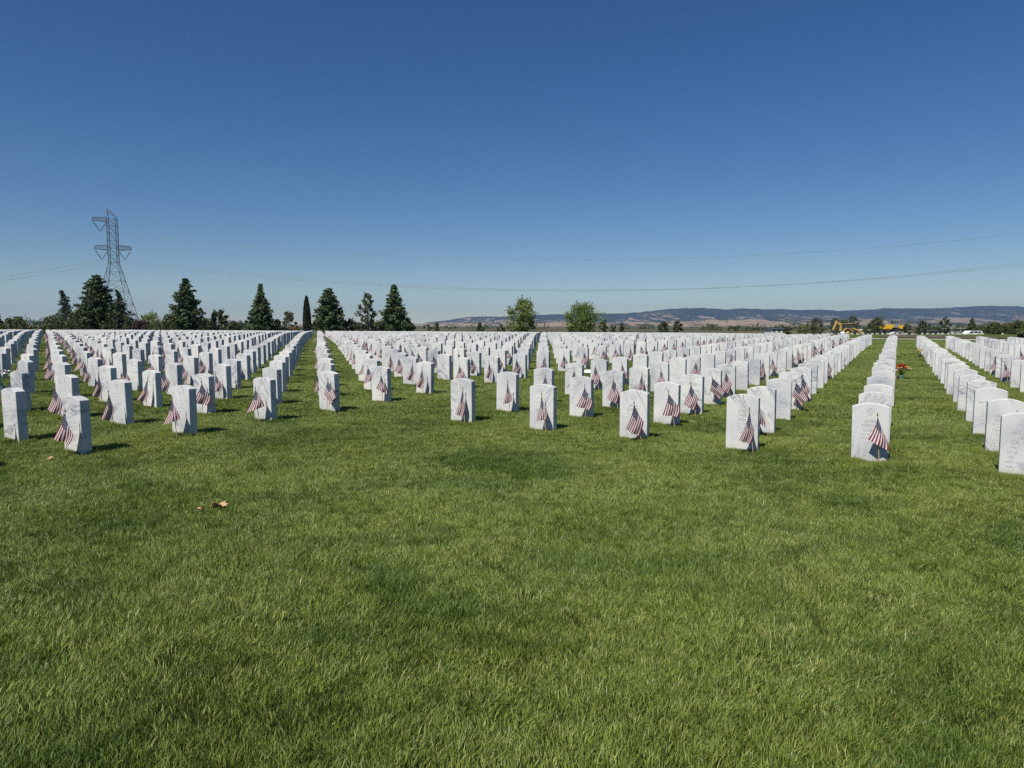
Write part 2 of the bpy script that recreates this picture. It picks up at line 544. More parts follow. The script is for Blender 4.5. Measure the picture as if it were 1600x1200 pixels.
for j in range(NRr):
    t = j / (NRr - 1)
    for i in range(NA):
        px = -600 + 2900 * i / (NA - 1)
        tx = (px - 800) / FPX
        Y = 2600 + 6900 * t
        X = tx * Y
        top = (HORIZON - ridge(px) + 0.9 * fbm(px, 0, 0.035, 4)) / FPX * 8200
        on = sst(560, 860, px)
        f1 = sst(0.45, 0.82, t) ** 1.2
        gull = abs(fbm(X, Y * 0.35, 0.0016))
        big = top * f1 * (1 - 0.75 * min(1.0, gull) * (1 - sst(0.70, 0.82, t)))
        fh = max(0.0, 0.5 + 0.7 * fbm(X, Y, 0.0013)) * 46 * sst(0.03, 0.25, t) * (1 - sst(0.4, 0.62, t)) * (0.30 + 0.70 * on)
        z = -5.2 + max(big, 0) + fh + 7 * fbm(X, Y, 0.004) * sst(0.0, 0.2, t)
        if t > 0.82: z -= (t - 0.82) * 1500 * sst(0.82, 1, t)
        hv.append((X, Y, z))
        rel.append(min(1.0, max(0.0, (z - 12) / max(60.0, top))))
for j in range(NRr - 1):
    for i in range(NA - 1):
        hf.append((j * NA + i, j * NA + i + 1, (j + 1) * NA + i + 1, (j + 1) * NA + i))
hm = bpy.data.meshes.new('hills')
hm.from_pydata(hv, [], hf)
hm.attributes.new('relief', 'FLOAT', 'POINT').data.foreach_set('value', rel)
hm.materials.append(M['hill'])
hm.shade_smooth()
tag(new_obj('hills', hm), kind='structure')

# ------------------------------------------------------------------ lawn blades
def tile_mesh(name, size, count, width, hmin, hmax, seed):
    g = np.random.default_rng(seed)
    x = (g.random(count) - 0.5) * size
    y = (g.random(count) - 0.5) * size
    h = hmin + (hmax - hmin) * g.random(count) ** 1.3
    h = np.where(g.random(count) < 0.03, h * 1.55, h)
    a = g.random(count) * 2 * np.pi
    lean = h * (0.15 + 0.75 * g.random(count))
    la = g.random(count) * 2 * np.pi
    # clumps lean together
    la = 0.6 * la + 2.2 * np.sin(x * 19 + seed) + 2.2 * np.cos(y * 17 - seed)
    dx, dy = np.cos(a) * width * (0.6 + 0.6 * g.random(count)) / 2, np.sin(a) * width * (0.6 + 0.6 * g.random(count)) / 2
    lx, ly = np.cos(la) * lean * 0.9 + h * 0.18, np.sin(la) * lean * 0.9
    v = np.zeros((count, 5, 3))
    v[:, 0] = np.stack([x - dx, y - dy, np.full(count, -0.01)], 1)
    v[:, 1] = np.stack([x + dx, y + dy, np.full(count, -0.01)], 1)
    mx, my = x + lx * 0.32, y + ly * 0.32
    v[:, 2] = np.stack([mx + dx * .85, my + dy * .85, h * 0.62], 1)
    v[:, 3] = np.stack([mx - dx * .85, my - dy * .85, h * 0.62], 1)
    v[:, 4] = np.stack([x + lx, y + ly, h], 1)
    me = bpy.data.meshes.new(name)
    base = np.arange(count)[:, None] * 5
    quads = base + np.array([0, 1, 2, 3])
    tris = base + np.array([3, 2, 4])
    loops = np.concatenate([quads, tris], 1).ravel()
    starts = (np.arange(count)[:, None] * 7 + np.array([0, 4])).ravel()
    me.vertices.add(count * 5)
    me.vertices.foreach_set('co', v.astype(np.float32).ravel())
    me.loops.add(count * 7)
    me.loops.foreach_set('vertex_index', loops.astype(np.int32))
    me.polygons.add(count * 2)
    me.polygons.foreach_set('loop_start', starts.astype(np.int32))
    me.update(calc_edges=True)
    r = np.repeat(g.random(count), 5)
    me.attributes.new('rnd', 'FLOAT', 'POINT').data.foreach_set('value', r.astype(np.float32))
    tp = np.tile(np.array([0, 0, .45, .45, 1.0]), count)
    me.attributes.new('tip', 'FLOAT', 'POINT').data.foreach_set('value', tp.astype(np.float32))
    me.materials.append(M['grass'])
    return me

tiles = bpy.data.collections.new('grass_tiles')
specs = []
for k in range(5): specs.append(('a', tile_mesh('grass_tile_a%d' % k, 0.55, 6200, 0.0030, 0.014, 0.042, 10 + k)))
for k in range(4): specs.append(('b', tile_mesh('grass_tile_b%d' % k, 0.75, 4000, 0.0056, 0.018, 0.046, 30 + k)))
for k in range(3): specs.append(('c', tile_mesh('grass_tile_c%d' % k, 1.30, 2200, 0.0150, 0.025, 0.055, 50 + k)))
for n, (kind, me) in enumerate(specs):
    tiles.objects.link(bpy.data.objects.new('grass_tile_%02d' % n, me))

pts, rots, scl, idx = [], [], [], []
def lay(y0, y1, step, lo, hi):
    y = y0
    while y < y1:
        half = 0.75 * y + 1.6
        x = -half
        while x < half:
            px, py = x + random.uniform(-.16, .16) * step, y + random.uniform(-.16, .16) * step
            pts.append((px, py, gz(px, py)))
            rots.append(9.0 * noise.noise(Vector((px * 0.28, py * 0.28, 5.1))) + random.uniform(-1.5, 1.5) + (3.14 if random.random() < 0.12 else 0))
            n = noise.fractal(Vector((px * 0.8, py * 0.8, 0.3)), 1.0, 2.0, 3)
            s = random.uniform(0.92, 1.1)
            scl.append((s, s, max(0.62, min(1.45, 1.0 + 0.30 * n + random.uniform(-.08, .08)))))
            idx.append(random.randint(lo, hi))
            x += step
        y += step
lay(0.6, 9.5, 0.36, 0, 4)
lay(9.5, 24.0, 0.50, 5, 8)
lay(24.0, 62.0, 0.9, 9, 11)
_a = R(29.23)
for jj in range(-4, 24):
    for ii in range(-5, 16):
        if jj == 5 or (jj <= 4 and ii < 0): continue
        bx_ = 3.55 + 1.2145 * (ii * math.sin(_a) - jj * math.cos(_a))
        by_ = 6.72 + 1.2145 * (ii * math.cos(_a) + jj * math.sin(_a))
        if by_ < 3 or by_ > 17 or abs(bx_) > 0.76 * by_ + 1: continue
        for fx, fy in ((-.12, -.03), (0, -.03), (.12, -.03), (-.2, .05), (.2, .05), (-.1, .14), (.1, .14)):
            px = bx_ + fx * math.cos(_a) + fy * math.sin(_a) + random.uniform(-.02, .02)
            py = by_ - fx * math.sin(_a) + fy * math.cos(_a) + random.uniform(-.02, .02)
            pts.append((px, py, gz(px, py)))
            rots.append(random.uniform(0, 6.28))
            k_ = random.uniform(0.20, 0.30)
            scl.append((k_, k_, random.uniform(1.0, 1.6)))
            idx.append(random.randint(5, 8))
lm = bpy.data.meshes.new('lawn_grass')
lm.from_pydata(pts, [], [])
lm.attributes.new('spin', 'FLOAT', 'POINT').data.foreach_set('value', rots)
lm.attributes.new('which', 'INT', 'POINT').data.foreach_set('value', idx)
lm.attributes.new('size', 'FLOAT_VECTOR', 'POINT').data.foreach_set('vector', [c for s in scl for c in s])
lm.materials.append(M['grass'])
lawn = new_obj('lawn_grass', lm)
tag(lawn, 'short green lawn grass with scattered straw blades covering the cemetery ground', 'grass', kind='stuff')
ng = bpy.data.node_groups.new('lawn_blades', 'GeometryNodeTree')
ng.interface.new_socket('Geometry', in_out='INPUT', socket_type='NodeSocketGeometry')
ng.interface.new_socket('Geometry', in_out='OUTPUT', socket_type='NodeSocketGeometry')
gi, go = ng.nodes.new('NodeGroupInput'), ng.nodes.new('NodeGroupOutput')
ci = ng.nodes.new('GeometryNodeCollectionInfo')
ci.inputs['Collection'].default_value = tiles
ci.inputs['Separate Children'].default_value = True
ci.inputs['Reset Children'].default_value = True
ip = ng.nodes.new('GeometryNodeInstanceOnPoints')
ip.inputs['Pick Instance'].default_value = True
def named(n, t):
    nd = ng.nodes.new('GeometryNodeInputNamedAttribute')
    nd.data_type = t
    nd.inputs[0].default_value = n
    return [o for o in nd.outputs if o.enabled and o.name == 'Attribute'][0]
cx = ng.nodes.new('ShaderNodeCombineXYZ')
ng.links.new(named('spin', 'FLOAT'), cx.inputs[2])
er = ng.nodes.new('FunctionNodeEulerToRotation')
ng.links.new(cx.outputs[0], er.inputs[0])
ng.links.new(gi.outputs[0], ip.inputs['Points'])
ng.links.new(ci.outputs[0], ip.inputs['Instance'])
ng.links.new(named('which', 'INT'), ip.inputs['Instance Index'])
ng.links.new(er.outputs[0], ip.inputs['Rotation'])
ng.links.new(named('size', 'FLOAT_VECTOR'), ip.inputs['Scale'])
ng.links.new(ip.outputs[0], go.inputs[0])
lawn.modifiers.new('blades', 'NODES').node_group = ng

# ------------------------------------------------------------------ headstones
ANG = R(29.23)
GRID = 1.2145
UD = Vector((math.sin(ANG), math.cos(ANG)))          # towards the back of a row
LAT = Vector((math.cos(ANG), -math.sin(ANG)))        # along the face, to the right
ORG = Vector((3.55, 6.72))
SW, SD, SH, SA = 0.33, 0.102, 0.577, 0.614
MEASURED = {(-3, 6): (-4.527, 6.998), (-3, 7): (-5.635, 7.645), (-2, 7): (-5.079, 8.793), (-2, 6): (-3.945, 8.102), (-1, 6): (-3.358, 9.178),
            (0, 6): (-2.761, 10.186), (1, 6): (-2.191, 11.305), (2, 6): (-1.616, 12.469), (0, 4): (-0.681, 9.131), (0, 3): (0.367, 8.524),
            (1, 4): (-0.092, 10.180), (0, 2): (1.416, 7.943), (1, 3): (0.962, 9.618), (0, 1): (2.471, 7.307), (0, 0): (3.573, 6.772)}

def profile(n, inset=0.0, bottom=-0.12):
    w = SW / 2 - inset
    pts = [(-w, bottom), (w, bottom)]
    for k in range(n + 1):
        t = k / n
        x = w - 2 * w * t
        pts.append((x, SH - inset + (SA - SH) * (1 - (x / w) ** 2)))
    return pts

def slab(n=14):
    mb = MB()
    loops = []
    for y, ins in ((0.0, 0.0035), (0.0035, 0.0), (SD - 0.0035, 0.0), (SD, 0.0035)):
        loops.append([(x, y, z) for x, z in profile(n, ins)])
    k = len(loops[0])
    vs = [p for l in loops for p in l]
    fs = [tuple(range(k)), tuple(range(3 * k, 4 * k))[::-1]]
    for a in range(3):
        for i in range(k):
            fs.append((a * k + i, a * k + (i + 1) % k, (a + 1) * k + (i + 1) % k, (a + 1) * k + i))
    mb.add(vs, fs)
    return mb.mesh('headstone', M['marble'])
SLAB = slab()

def text_polys(body, size, x, z, align='CENTER'):
    cu = bpy.data.curves.new('text', 'FONT')
    cu.body = body
    cu.size = size
    cu.align_x = align
    cu.align_y = 'CENTER'
    cu.resolution_u = 2
    ob = bpy.data.objects.new('text', cu)
    COL.objects.link(ob)
    dg = bpy.context.evaluated_depsgraph_get()
    me = bpy.data.meshes.new_from_object(ob.evaluated_get(dg))
    vs = [(x + v.co.x * 0.95, -0.0012, z + v.co.y) for v in me.vertices]
    fs = [tuple(p.vertices) for p in me.polygons]
    bpy.data.objects.remove(ob)
    bpy.data.curves.remove(cu)
    bpy.data.meshes.remove(me)
    return vs, fs

def stroke(mb, a, b, w=0.003):
    a, b = Vector(a), Vector(b)
    d = (b - a).normalized() * (w / 2)
    n = Vector((-d.y, d.x))
    mb.poly([(p.x, -0.0012, p.y) for p in (a - d + n, a - d - n, b + d - n, b + d + n)])

def marks(mb, z, width, h, rnd):
    """a line of weathered carving too worn to read: loose strokes, no letters"""
    x = -width / 2
    while x < width / 2:
        w = rnd.uniform(0.5, 0.8) * h
        for _ in range(rnd.randint(1, 3)):
            a = (x + rnd.random() * w, z + rnd.uniform(-.5, .5) * h)
            b = (x + rnd.random() * w, z + rnd.uniform(-.5, .5) * h)
            if (Vector(a) - Vector(b)).length > h * 0.3:
                stroke(mb, a, b, 0.0028)
        x += w + h * 0.3
        if rnd.random() < 0.12: x += h * 0.6

def cross_mesh(h=0.068, z=0.532, w=0.0035):
    mb = MB()
    a, b, c = 0.010, 0.031, 0.006
    t, u = h / 2, h / 2 - 0.018
    o = [(-a, -t), (a, -t), (a, u - 2 * a), (b, u - 2 * a), (b, u), (a, u), (a, t), (-a, t), (-a, u), (-b, u), (-b, u - 2 * a), (-a, u - 2 * a)]
    for p, q in zip(o, o[1:] + o[:1]):
        stroke(mb, (p[0], z + p[1]), (q[0], z + q[1]), w)
    return mb.mesh('emblem', M['carved'])
def disc_mesh(z=0.528, r=0.026):
    mb = MB()
    for k in range(12):
        t0, t1 = 2 * math.pi * k / 12, 2 * math.pi * (k + 0.8) / 12
        stroke(mb, (r * math.cos(t0), z + r * math.sin(t0)), (r * math.cos(t1), z + r * math.sin(t1)), 0.0035)
    stroke(mb, (-0.012, z), (0.012, z)); stroke(mb, (0, z - 0.014), (0, z + 0.014))
    return mb.mesh('emblem', M['carved_shade_soft'])
def tri_mesh(z=0.525):
    mb = MB()
    stroke(mb, (-0.024, z - 0.014), (-0.008, z - 0.014), 0.004); stroke(mb, (0.008, z - 0.014), (0.024, z - 0.014), 0.004)
    stroke(mb, (-0.008, z - 0.006), (0, z + 0.022), 0.004); stroke(mb, (0, z + 0.022), (0.008, z - 0.006), 0.004)
    return mb.mesh('emblem', M['carved'])
EMBLEMS = [cross_mesh(), disc_mesh(), tri_mesh(), cross_mesh(0.056, 0.535, 0.003)]

def inscription(seed, names=None, align=None):
    rnd = random.Random(seed)
    mb = MB()
    if names:
        for k, (s, size) in enumerate(names):
            z = 0.434 - 0.0455 * k
            if align is None:
                mb.add(*text_polys(s, size, 0, z))
            else:
                mb.add(*text_polys(s, size, align[k], z, 'LEFT'))
        z = 0.434 - 0.0455 * len(names)
    else:
        z = 0.434
        for k in range(3):
            marks(mb, z, rnd.uniform(0.10, 0.2), 0.026, rnd)
            z -= 0.044
    while z > 0.09:
        marks(mb, z, rnd.uniform(0.10, 0.24), 0.017, rnd)
        z -= 0.03 if rnd.random() < 0.8 else 0.055
    return mb.mesh('inscription', M['carved'] if names else M['carved_shade_soft'])
WORN = [inscription(k) for k in range(9)]
B, S_ = 0.041, 0.024
NAMED = {(0, 0): inscription(50, [('JAMES', B), ('MERRON', B), ('NOBLE', B)]),
         (0, 1): inscription(51, [('JEAN', B), ('JANE', B), ('SIGA', B)]),
         (0, 2): inscription(52, [('JERAD', B), ('ELDRED', B), ('C', B)]),
         (0, -1): inscription(53, [('PAT', B), ('A', B), ('CA', 0.05), ('DEC', S_), ('SGT US', S_), ('CALI', S_), ('NOV', S_), ('WIFE', S_)], [-0.088, -0.02, -0.088, -0.085, -0.11, -0.10, -0.12, -0.115]),
         (1, -1): inscription(54, [('DE', B), ('NO', B)], [-0.10, -0.10]),
         (2, -1): inscription(55, [('ANT', B)], [-0.125])}

def exists(i, j):
    if j == 5: return False
    if j <= 4:
        if i < 0: return False
    elif i < -5: return False
    return True

def i_end(j):
    if j <= -2: return 26
    return 27 + 2 * max(0, j)

def stone_pos(i, j):
    if (i, j) in MEASURED: return Vector(MEASURED[(i, j)])
    h = random.Random(i * 1009 + j * 37)
    p = ORG + UD * (i * GRID) - LAT * (j * GRID)
    return p + Vector((h.gauss(0, 0.014), h.gauss(0, 0.016)))

lattice = []
for j in range(-9, 75):
    for i in range(-5, 75):
        if not exists(i, j) or i > i_end(j): continue
        p = stone_pos(i, j)
        if p.y < 2.0 or p.y > 82 or abs(p.x) > 0.80 * p.y + 3.0: continue
        g = gz(p.x, p.y)
        px, py, d = proj(p.x, p.y, g + 0.3)
        inside = -14 < px < 1614
        lattice.append((d, i, j, p, g, px, inside))
lattice.sort(key=lambda s: s[0])

ORD = ['first', 'second', 'third', 'fourth', 'fifth', 'sixth', 'seventh', 'eighth', 'ninth', 'tenth', 'eleventh', 'twelfth', 'thirteenth', 'fourteenth',
       'fifteenth', 'sixteenth', 'seventeenth', 'eighteenth', 'nineteenth', 'twentieth']
def ordw(n):
    if n <= 20: return ORD[n - 1]
    t = ['', '', 'twenty', 'thirty', 'forty', 'fifty'][n // 10]
    return (t + '-' + ORD[n % 10 - 1]) if n % 10 else {20: 'twentieth', 30: 'thirtieth', 40: 'fortieth', 50: 'fiftieth'}[n]
def row_words(j):
    return ('%s row right of the grass gap' % ordw(5 - j)) if j <= 4 else ('%s row left of the grass gap' % ordw(j - 5))

front = {}
for d, i, j, p, g, px, inside in lattice:
    if inside: front[j] = min(front.get(j, 999), i)

# which graves carry a flag
SPARSE = {1: {0, 1, 3, 4, 8, 12}, 0: {0, 7, 12}, -1: {1, 4, 16}, -2: {8, 9, 10, 11, 17}, -3: {15}, -4: set(), -5: set()}
def flagged(i, j):
    if j in SPARSE: return i in SPARSE[j]
    if j < -5: return False
    if (i, j) in MEASURED: return True
    h = random.Random(i * 313 + j * 7919 + 5).random()
    if j <= 4: return h < (0.92 if i < 5 else 0.62 if i < 12 else 0.35)
    return h < 0.88

# flag cloth: hoist runs down the staff, the fly hangs; corners in staff coordinates (sideways, up)
#            top of fly          bottom of fly      fold, phase
CLOTHS = [((0.070, -0.210), (-0.135, -0.270), (-0.020, -0.375), 0.012, 0.3), ((0.060, -0.200), (-0.095, -0.305), (0.035, -0.300), 0.014, 1.1), ((0.105, -0.205), (-0.110, -0.275), (0.060, -0.325), 0.014, 2.0),
          ((0.055, -0.190), (-0.085, -0.225), (0.070, -0.335), 0.016, 0.7), ((0.030, -0.190), (-0.110, -0.310), (-0.025, -0.365), 0.016, 1.9), ((0.045, -0.160), (-0.070, -0.320), (0.085, -0.270), 0.022, 2.7),
          ((0.050, -0.120), (-0.145, -0.310), (0.080, -0.235), 0.016, 0.2), ((-0.050, -0.190), (0.165, -0.240), (0.060, -0.350), 0.012, 0.9)]
HOIST = 0.215
def cloth_points(v, ns, nt):
    Bc, C, D, amp, ph = CLOTHS[v]
    P, UV = [], []
    for a in range(ns + 1):
        s = a / ns
        for b in range(nt + 1):
            t = b / nt
            A0 = Vector((Bc[0] * s ** 1.3, Bc[1] * s))
            E = Vector(C).lerp(Vector(D), s)
            q = A0.lerp(E, t)
            q.x += 0.010 * math.sin(math.pi * t) + 0.006 * math.sin(5.0 * s + 3 * t + ph) * t
            y = amp * math.sin(2 * math.pi * (0.95 * s + 0.3 * t) + ph) * (t ** 0.7) + 0.006 * math.sin(12 * s + 4 * t + 2 * ph) * t - 0.012
            P.append((q.x * 1.06, y - 0.015 * t - max(0.0, q.x) * 0.2, q.y))
            UV.append((t, min(0.9999, s)))
    F = [(a * (nt + 1) + b, a * (nt + 1) + b + 1, (a + 1) * (nt + 1) + b + 1, (a + 1) * (nt + 1) + b) for a in range(ns) for b in range(nt)]
    return P, UV, F
def with_uv(me, UV, F):
    lay_ = me.uv_layers.new(name='UVMap')
    lay_.data.foreach_set('uv', [c for f in F for k in f for c in UV[k]])
TOPZ = 0.485
CLOTH_ME = []
for v in range(len(CLOTHS)):
    P, UV, F = cloth_points(v, 16, 14)
    me = bpy.data.meshes.new('cloth')
    me.from_pydata([(x, y, z + TOPZ) for x, y, z in P], [], F)
    with_uv(me, UV, F)
    me.materials.append(M['flag'])
    me.shade_smooth()
    CLOTH_ME.append(me)
STICK_ME = MB().tube((0, 0, -0.05), (0, 0, 0.495), 0.0046, 0.0044, 7).mesh('staff', M['stick'])
TIP_ME = MB().tube((0, 0, 0.491), (0, 0, 0.499), 0.007, 0.0075, 7).tube((0, 0, 0.499), (0, 0, 0.53), 0.0075, 0.0012, 7).mesh('spear_tip', M['tip'])

HAND = {(0, 0): ('headstone with carved cross and three-line name, flag at its right edge', 3),
        (0, 1): ('headstone with carved cross and flag staff standing before its right half', 0),
        (0, 2): ('headstone with small cross and broad flag covering its lower right face', 0),
        (0, 3): ('headstone at the front corner, its flag hanging straight before the right side', 1),
        (0, 4): ('headstone with triangular emblem and diagonal vein, alone beside the grass gap', 4),
        (0, -1): ('grey-veined headstone cut off by the right edge of the picture', None),
        (-3, 6): ('nearest headstone at lower left, flag staff before its left face', 2),
        (-2, 6): ('headstone second nearest on the left, flag blown across its left half', 6),
        (-1, 6): ('headstone third back on the left with flag at its left edge', 6),
        (0, 6): ('headstone heading the central grass lane, flag at its right edge', 0)}
FLAGV = {(0, 0): 3, (0, 1): 4, (0, 2): 0, (0, 3): 1, (0, 4): 4, (1, 4): 5, (1, 3): 2, (2, 3): 0, (1, 2): 2, (2, 2): 0, (-3, 6): 2, (-2, 6): 6, (-1, 6): 6, (0, 6): 7, (1, 6): 3,
         (2, 6): 4, (3, 1): 7, (-2, 7): 4, (-3, 7): 4}
far_v, far_f = [], []
FARP = profile(4)
ff_v, ff_f, ff_uv = [], [], []
FCP = [cloth_points(v, 13, 4) for v in range(len(CLOTHS))]
n_stone = n_flag = 0
for d, i, j, p, g, px, inside in lattice:
    h = random.Random(i * 77 + j * 4001 + 13)
    rz = -ANG + R(h.gauss(0, 1.1))
    tilt = R(h.gauss(0, 0.5))
    dz = h.gauss(0, 0.008)
    single = inside and n_stone < 300
    if single:
        n_stone += 1
        o = new_obj('headstone', SLAB, None, (p.x, p.y, g + dz), (tilt, R(h.gauss(0, 0.4)), rz))
        n = i - front[j] + 1
        if (i, j) in HAND:
            lab = 'white marble ' + HAND[(i, j)][0] if not HAND[(i, j)][0].startswith('grey') else HAND[(i, j)][0]
        else:
            lab = 'white marble headstone, %s in the %s' % (ordw(n), row_words(j))
        tag(o, lab, 'headstone', 'white marble headstones on the lattice of graves')
        if n_stone <= 190:
            ins = NAMED.get((i, j)) or WORN[h.randrange(len(WORN))]
            new_obj('inscription', ins, o)['kind'] = 'stuff'
            if (i, j) in ((0, 0), (0, 1), (1, 0)): em = EMBLEMS[0]
            elif (i, j) in ((0, 2),): em = EMBLEMS[3]
            elif (i, j) in ((0, 4), (1, 2)): em = EMBLEMS[2]
            else: em = EMBLEMS[h.randrange(4)]
            if (i, j) not in ((1, -1), (2, -1)): new_obj('emblem', em, o)['kind'] = 'stuff'
    else:
        m = Matrix.Translation((p.x, p.y, g + dz)) @ Matrix.Rotation(rz, 4, 'Z')
        b = len(far_v)
        k = len(FARP)
        far_v += [tuple(m @ Vector((x, 0, z))) for x, z in FARP] + [tuple(m @ Vector((x, SD, z))) for x, z in FARP]
        far_f += [tuple(b + q for q in range(k)), tuple(b + k + q for q in range(k))[::-1]]
        far_f += [(b + q, b + k + q, b + k + (q + 1) % k, b + (q + 1) % k) for q in range(k)]
    if flagged(i, j) and d < 62:
        v = FLAGV.get((i, j), h.choice([0, 0, 1, 1, 2, 3, 3, 4, 4, 5, 6, 7] if j <= 4 else [0, 0, 0, 1, 1, 4, 4, 6, 6, 2]))
        lx = h.gauss(0.115, 0.03) if j > -2 else h.gauss(0.02, 0.06)
        dd = max(0.075, h.gauss(0.11, 0.02)) if j <= 4 else max(0.09, h.gauss(0.12, 0.02))
        if (i, j) in ((0, 6), (-1, 6), (-2, 6)): lx = {(0, 6): 0.12, (-1, 6): 0.09, (-2, 6): 0.10}[(i, j)]
        if (i, j) == (-3, 6): lx, dd = 0.10, 0.115
        q = p + LAT * lx - UD * dd
        if (i, j) == (1, 1): q = p + LAT * 0.02 - UD * 0.2
        gq = gz(q.x, q.y)
        frz = (-ANG * 0.9 + R(h.gauss(0, 9))) if j <= 4 else R(h.gauss(10, 11))
        lean = (R(h.gauss(2, 4)), R(h.gauss(-4, 4) if v not in (0, 1) else -10), frz)
        if single and inside and n_flag < 300:
            n_flag += 1
            e = empty('grave_flag', (q.x, q.y, gq + h.uniform(-.015, .01)))
            e.rotation_euler = lean
            n = i - front[j] + 1
            lab = 'small striped American flag at the %s headstone of the %s' % (ordw(n), row_words(j).replace('grass gap', 'gap'))
            tag(e, lab, 'flag', 'small flags planted before the headstones')
            new_obj('staff', STICK_ME, e)
            if d < 22: new_obj('spear_tip', TIP_ME, e)
            new_obj('cloth', CLOTH_ME[v], e)
        else:
            m = Matrix.Translation((q.x, q.y, gq)) @ Matrix.Rotation(frz, 4, 'Z')
            P, UV, F = FCP[v]
            b = len(ff_v)
            ff_v += [tuple(m @ Vector((x, y, z + TOPZ))) for x, y, z in P]
            ff_f += [tuple(b + k for k in f) for f in F]
            ff_uv += UV
            b = len(ff_v)
            ff_v += [tuple(m @ Vector(c)) for c in ((-.004, 0, -.02), (.004, 0, -.02), (.004, 0, .48), (-.004, 0, .48), (0, -.004, -.02), (0, .004, -.02), (0, .004, .48), (0, -.004, .48))]
            ff_f += [(b, b + 1, b + 2, b + 3), (b + 4, b + 5, b + 6, b + 7)]
            ff_uv += [(0.3, 0.02)] * 8
print('stones', n_stone, 'flags', n_flag, 'lattice', len(lattice))
fm = bpy.data.meshes.new('distant_headstones')
fm.from_pydata(far_v, [], far_f)
fm.materials.append(M['marble'])
tag(new_obj('distant_headstones', fm), 'mass of white marble headstones filling the far part of the cemetery', 'headstones', kind='stuff')
fm = bpy.data.meshes.new('distant_flags')
fm.from_pydata(ff_v, [], ff_f)
with_uv(fm, ff_uv, ff_f)
fm.materials.append(M['flag'])
tag(new_obj('distant_flags', fm), 'small striped flags scattered among the far headstones', 'flags', kind='stuff')

# ------------------------------------------------------------------ foliage
def leaf_mesh(name, centers, sizes, mat, seed, upright=0.3, aspect=1.6):
    g = np.random.default_rng(seed)
    n = len(centers)
    c = np.asarray(centers, float)
    s = np.asarray(sizes, float)[:, None]
    a = g.normal(size=(n, 3)); a[:, 2] *= (1 - upright); a /= np.linalg.norm(a, axis=1)[:, None]
    b = g.normal(size=(n, 3)); b -= (b * a).sum(1)[:, None] * a; b /= np.linalg.norm(b, axis=1)[:, None]
    v = np.stack([c - a * s * aspect / 2, c + b * s * 0.5, c + a * s * aspect / 2, c - b * s * 0.5], 1)
    me = bpy.data.meshes.new(name)
    me.vertices.add(n * 4)
    me.vertices.foreach_set('co', v.astype(np.float32).ravel())
    me.loops.add(n * 4)
    me.loops.foreach_set('vertex_index', np.arange(n * 4, dtype=np.int32))
    me.polygons.add(n)
    me.polygons.foreach_set('loop_start', (np.arange(n) * 4).astype(np.int32))
    me.update(calc_edges=True)
    me.attributes.new('rnd', 'FLOAT', 'POINT').data.foreach_set('value', np.repeat(g.random(n), 4).astype(np.float32))
    me.materials.append(mat)
    return me

def tree_root(name, px, dist, label, cat, group):
    x, y = far(px, dist)
    e = empty(name, (x, y, gz(x, y) - 0.05))
    return tag(e, label, cat, group)

def conifer(px, top, hw, dist, label, mat='conifer', seed=0, droop=0.0, power=0.85, sparse=1.0, bend=0.0, name='conifer_tree', group='conifers behind the graves', skirt=0.06, leader=0.0):
    g = random.Random(seed)
    x, y = far(px, dist)
    H = height_for(top, dist, x) + 0.05
    Rr = hw / FPX * dist
    e = tree_root(name, px, dist, label, 'tree', group)
    mb = MB()
    seg = 8
    def axis_at(z):
        t = z / H
        return Vector((bend * t ** 6 * H, 0, z))
    for k in range(seg):
        z0, z1 = H * k / seg, H * (k + 1) / seg
        mb.tube(axis_at(z0), axis_at(z1), 0.022 * H * (1 - k / seg) + 0.015, 0.022 * H * (1 - (k + 1) / seg) + 0.012, 7, cap=False)
    cs, ss = [], []
    z = skirt * H
    while z < H * 0.985:
        t = z / H
        prof = (1 - t) ** power * (1 + leader * 0) + 0.035
        if leader and t > 1 - leader: prof *= 0.55
        nb = max(4, int(9 * (1 - 0.45 * t) * sparse))
        ph = g.random() * 6.28
        for k in range(nb):
            L = Rr * prof * g.uniform(0.62, 1.12)
            if g.random() < 0.12: L *= 0.55
            if droop and g.random() < 0.14: L *= 1.7
            an = ph + 6.283 * k / nb + g.uniform(-.3, .3)
            up = g.uniform(0.05, 0.35) - droop
            tip = axis_at(z) + Vector((math.cos(an) * L, math.sin(an) * L, L * up + (0.10 * L if not droop else -0.15 * L)))
            b0 = axis_at(z)
            mb.tube(b0, tip, 0.006 * H * (1 - t) + 0.006, 0.005, 3, cap=False)
            step = 0.26
            m = max(2, int(L / step))
            for q in range(m + 1):
                f = 0.28 + 0.72 * q / m
                c = b0.lerp(tip, f)
                c.z += 0.05 * L * math.sin(f * 3)
                r = (0.12 + 0.22 * (1 - t)) * g.uniform(0.7, 1.25) * (0.6 if leader and t > 1 - leader else 1)
                for _ in range(int(9 * sparse) + 2):
                    cs.append((c.x + g.gauss(0, r * .62), c.y + g.gauss(0, r * .62), c.z + g.gauss(0.03, r * .42)))
                    ss.append(g.uniform(0.12, 0.27))
        z += H * 0.036 * g.uniform(0.85, 1.2)
    mb.build('trunk', M['bark'], e)
    new_obj('crown', leaf_mesh('crown', cs, ss, M[mat], seed, 0.35, 1.8), e)
    return e

